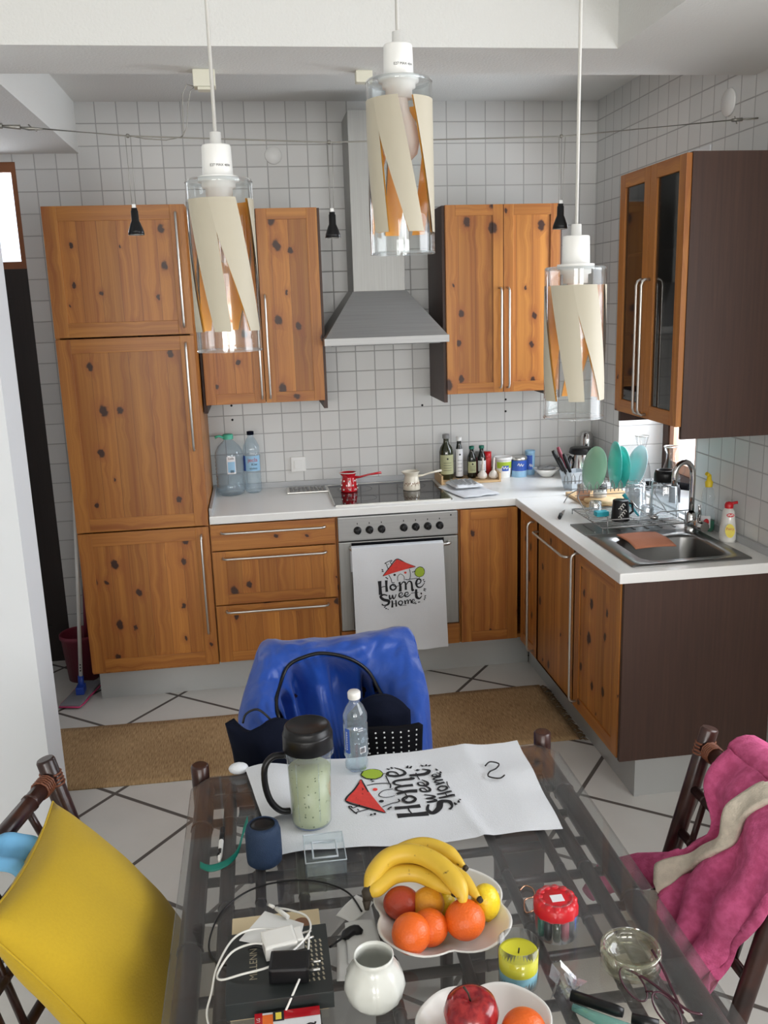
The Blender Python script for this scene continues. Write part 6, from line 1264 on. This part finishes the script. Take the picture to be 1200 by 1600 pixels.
fruit((1.100, -3.478, .805), .032, 'orangef', 'orange', 'bright orange in the middle, half hidden behind the front left one', 'orange')
fruit((1.162, -3.478, .812), .035, 'orangef', 'orange', 'bright orange at the front right under the banana tips', 'orange')
fruit((1.062, -3.415, .812), .031, 'darkorange', 'blood_orange', 'dark red orange at the left under the bananas', 'orange', (1.05, 1, .88))
fruit((1.108, -3.425, .812), .029, 'yorange', 'orange', 'dull yellow orange under the banana bend', 'orange')
fruit((1.208, -3.440, .812), .029, 'lemon', 'lemon', 'yellow lemon at the right side of the fruit bowl', 'lemon', (.9, .92, 1.15), 'nub')
fruit((1.135, -3.405, .795), .026, 'lemon', 'lemon', 'yellow lemon low in the bowl behind the oranges', 'lemon')
t = thing('apple', 'deep red apple in the bowl at the photo bottom', 'apple', (1.122, -3.695, .775))
MB().lathe([(0, .006), (.012, .001), (.026, .006), (.038, .026), (.041, .045), (.036, .062), (.022, .071), (.008, .068), (0, .062)], (1.122, -3.690, .777), 36, 0).build('body', 'apple', t)
MB().tube([(1.121, -3.690, .84), (1.118, -3.688, .853), (1.112, -3.685, .862)], [.0014, .0014, .002], 6).build('stem', 'bananatip', t)
fruit((1.192, -3.725, .808), .033, 'orangef', 'orange', 'orange beside the red apple at the photo bottom', 'orange')
# bananas
def banana(pts, r, label):
    t = thing('banana', label, 'banana', pts[0], 'bunch of bananas')
    n = 28; P_ = [cr(pts, i / n) for i in range(n + 1)]
    rr = [r * min(1, .30 + 4.5 * (i / n)) * (1 if i / n < .82 else max(.32, 1 - (i / n - .82) * 4.2)) for i in range(n + 1)]
    MB().tube(P_, rr, 9).build('peel', 'banana', t, mods=[('sub', 1)])
    MB().tube([P_[-1], P_[-1] + (P_[-1] - P_[-2]).normalized() * .007], [r * .34, r * .28], 8).build('tip', 'bananatip', t)
    return t
hub = (1.004, -3.405, .828)
banana([hub, (1.018, -3.385, .853), (1.050, -3.365, .872), (1.095, -3.372, .878), (1.135, -3.41, .874), (1.158, -3.455, .858), (1.160, -3.475, .840)], .0185, 'front banana arching over the oranges with the longest curve')
banana([hub, (1.025, -3.375, .850), (1.065, -3.345, .862), (1.115, -3.335, .868), (1.158, -3.355, .860), (1.183, -3.385, .848)], .0165, 'rear banana of the bunch ending behind the lemon')
banana([hub, (1.022, -3.40, .838), (1.055, -3.385, .848), (1.095, -3.388, .848), (1.125, -3.41, .842), (1.15, -3.44, .838)], .0165, 'lower brown-flecked banana under the front banana')
banana([hub, (1.03, -3.385, .845), (1.08, -3.365, .850), (1.13, -3.375, .852), (1.168, -3.42, .850), (1.190, -3.465, .840)], .0165, 'banana ending between the lemon and the front right orange')
tag(MB().tube([(1.001, -3.408, .818), (1.004, -3.403, .83), (1.012, -3.397, .84)], [.007, .012, .011], 10).tube([(1.001, -3.408, .82), (1.0, -3.415, .806)], [.008, .004], 8).build('banana_stalk', 'bananatip'), 'blackened stalk joining the bananas at the bowl left', 'banana stalk')
q = MB(); q.lathe([(0, .0), (.0085, 0)], (1.120, -3.4225, .8515), 20, 0, Matrix.Rotation(.9, 3, 'X'))
# candle
t = thing('candle_glass', 'glass candle with yellow wax over blue wax', 'candle', (1.228, -3.575, ZG))
z = ZG
MB().lathe([(0, .001), (.030, .001), (.032, .004), (.034, .078), (.0325, .078), (.0305, .008), (0, .008)], (1.228, -3.575, z), 36).build('glass', 'glass', t)
MB().lathe([(0, .008), (.0303, .008), (.0315, .032), (0, .032)], (1.228, -3.575, z), 32).build('blue_wax', 'waxb', t)
MB().lathe([(.0315, .0322), (.0322, .060), (.028, .0585), (0, .057)], (1.228, -3.575, z), 32).build('yellow_wax', 'waxy', t)
MB().tube([(1.228, -3.575, z + .056), (1.229, -3.575, z + .066)], .0013, 6).build('wick', 'black', t)
# marker set
t = thing('marker_set', 'round clear pack of felt pens with red caps and a white sticker', 'pens', (1.328, -3.465, ZG))
cols = ['greencap', 'black', 'oil', 'maroon', 'darkgrey', 'labelb', 'cyan', 'labelb', 'greencap', 'black', 'navy', 'redenamel']
for k in range(12):
    a = -PI / 2 - 1.3 + k * 2 * PI / 12; x, y = 1.328 + .029 * math.cos(a), -3.465 + .029 * math.sin(a)
    pn = MB().lathe([(0, .002), (.006, .002), (.0072, .008), (.0072, .045), (0, .045)], (x, y, ZG), 10).build('felt_pen', cols[k], t)
    MB().lathe([(.0085, .044), (.0085, .064), (.006, .068), (0, .068)], (x, y, ZG), 12).build('cap', 'red', pn)
MB().lathe([(.0385, .042), (.0385, .060), (.033, .067), (0, .067)], (1.328, -3.465, ZG), 24, wob=lambda a, zz: 1 + .035 * math.cos(12 * a)).build('red_lid', 'red', t)
MB().lathe([(.030, .0675), (.030, .069), (.0275, .069), (.0275, .0675)], (1.328, -3.465, ZG), 32).build('lid_ring', 'plasticg', t)
MB().box(1.318, 1.340, -3.478, -3.460, ZG + .0675, ZG + .0683).build('sticker', 'labelw', t)
MB().lathe([(0, .0005), (.0385, .0005), (.040, .045)], (1.328, -3.465, ZG), 36).build('clear_pack', 'plasticg', t)
tag(MB().tube([cr([(1.297, -3.352, ZG + .004), (1.310, -3.342, ZG + .005), (1.322, -3.352, ZG + .004), (1.318, -3.372, ZG + .003), (1.298, -3.380, ZG + .003), (1.290, -3.412, ZG + .003), (1.305, -3.410, ZG + .003), (1.335, -3.385, ZG + .003)], i / 40) for i in range(41)], .0016, 6).build('wire_clip', 'copper'), 'bent coppery wire clip behind the felt pens', 'clip')
# ashtray
t = thing('ashtray', 'round clear glass ashtray beside the right rail of the table', 'ashtray', (1.420, -3.575, ZG)); c = (1.422, -3.570, ZG)
def aw(a, zz): return 1
prf = [(0, .001), (.044, .001), (.049, .006), (.050, .033), (.048, .036), (.042, .035), (.040, .030), (.038, .012), (0, .010)]
b = MB(); b.lathe(prf, c, 60, 0)
for v in b.bm.verts:
    a = math.atan2(v.co.y - c[1], v.co.x - c[0])
    if v.co.z > ZG + .028:
        for a0 in (-.35, 1.75, -2.45):
            if abs((a - a0 + PI) % (2 * PI) - PI) < .12: v.co.z -= .009
b.build('bowl', 'ash', t)
MB().lathe([(.0495, .033), (.0485, .0365), (.0425, .0355), (.0475, .034)], c, 60, 0).build('rim', 'ash', t)
MB().lathe([(.040, .010), (.0415, .012), (.040, .0135)], c, 60, 0).build('inner_ring', 'ash', t)
# spectacles
t = thing('spectacles', 'burgundy framed spectacles folded beside the ashtray', 'glasses', (1.42, -3.64, ZG))
def rim(c, rx, ry, rot, lift): return [(c[0] + rx * math.cos(a) * math.cos(rot) - ry * math.sin(a) * math.sin(rot), c[1] + rx * math.cos(a) * math.sin(rot) + ry * math.sin(a) * math.cos(rot), ZG + lift + .012 * math.sin(a)) for a in [k * 2 * PI / 24 for k in range(24)]]
for c_, lf in (((1.402, -3.628), .017), ((1.430, -3.688), .017)):
    rp_ = rim(c_, .017, .026, .35, lf); MB().tube(rp_, .0015, 6, closed=True).build('rim', 'spec', t)
    b = MB(); b.face([b.bm.verts.new(p) for p in rp_]); b.build('lens', 'glass', t)
MB().tube([(1.413, -3.650, ZG + .02), (1.420, -3.658, ZG + .026), (1.424, -3.668, ZG + .02)], .0016, 6).build('bridge', 'spec', t)
MB().tube([cr([(1.400, -3.602, ZG + .024), (1.425, -3.625, ZG + .02), (1.45, -3.66, ZG + .012), (1.468, -3.685, ZG + .006), (1.487, -3.692, ZG + .003)], i / 12) for i in range(13)], .0022, 8).build('temple', 'spec', t)
MB().tube([cr([(1.448, -3.705, ZG + .024), (1.452, -3.66, ZG + .026), (1.455, -3.62, ZG + .03), (1.452, -3.585, ZG + .038)], i / 12) for i in range(13)], .0022, 8).build('temple', 'spec', t)
# wrapped lighter, pens, film
tag(MB().tube([(1.300, -3.625, ZG + .009), (1.358, -3.668, ZG + .009), (1.366, -3.674, ZG + .009)], [.009, .009, .007], 12).build('black_lighter', 'black'), 'black stick lying behind the pale teal bottle', 'lighter')
tag(MB().tube([(1.295, -3.648, ZG + .008), (1.335, -3.69, ZG + .010), (1.37, -3.72, ZG + .010)], [.006, .010, .012], 12).build('teal_bottle', 'tealg'), 'small pale teal glass phial next to the black stick', 'phial')
tag(MB().tube([(1.375, -3.685, ZG + .008), (1.41, -3.705, ZG + .008)], .008, 12).build('black_pen', 'black'), 'black pen end lying under the spectacles', 'pen')
b = MB()
for k in range(16):
    c = Vector((1.300 + random.uniform(-.022, .026), -3.598 + random.uniform(-.02, .02), ZG + random.uniform(.003, .02))); a, d = [Vector([random.uniform(-.016, .016) for _ in range(3)]) for _ in range(2)]
    vs = [b.bm.verts.new(c + q_) for q_ in (a, d, -a * .8, -d)]; b.face([vs[0], vs[1], vs[2]]); b.face([vs[0], vs[2], vs[3]])
for v in b.bm.verts: v.co.z = max(v.co.z, ZG + .0006)
tag(b.build('film_wrapper', 'film'), 'crumpled clear cellophane wrapper beside the candle', 'wrapper')
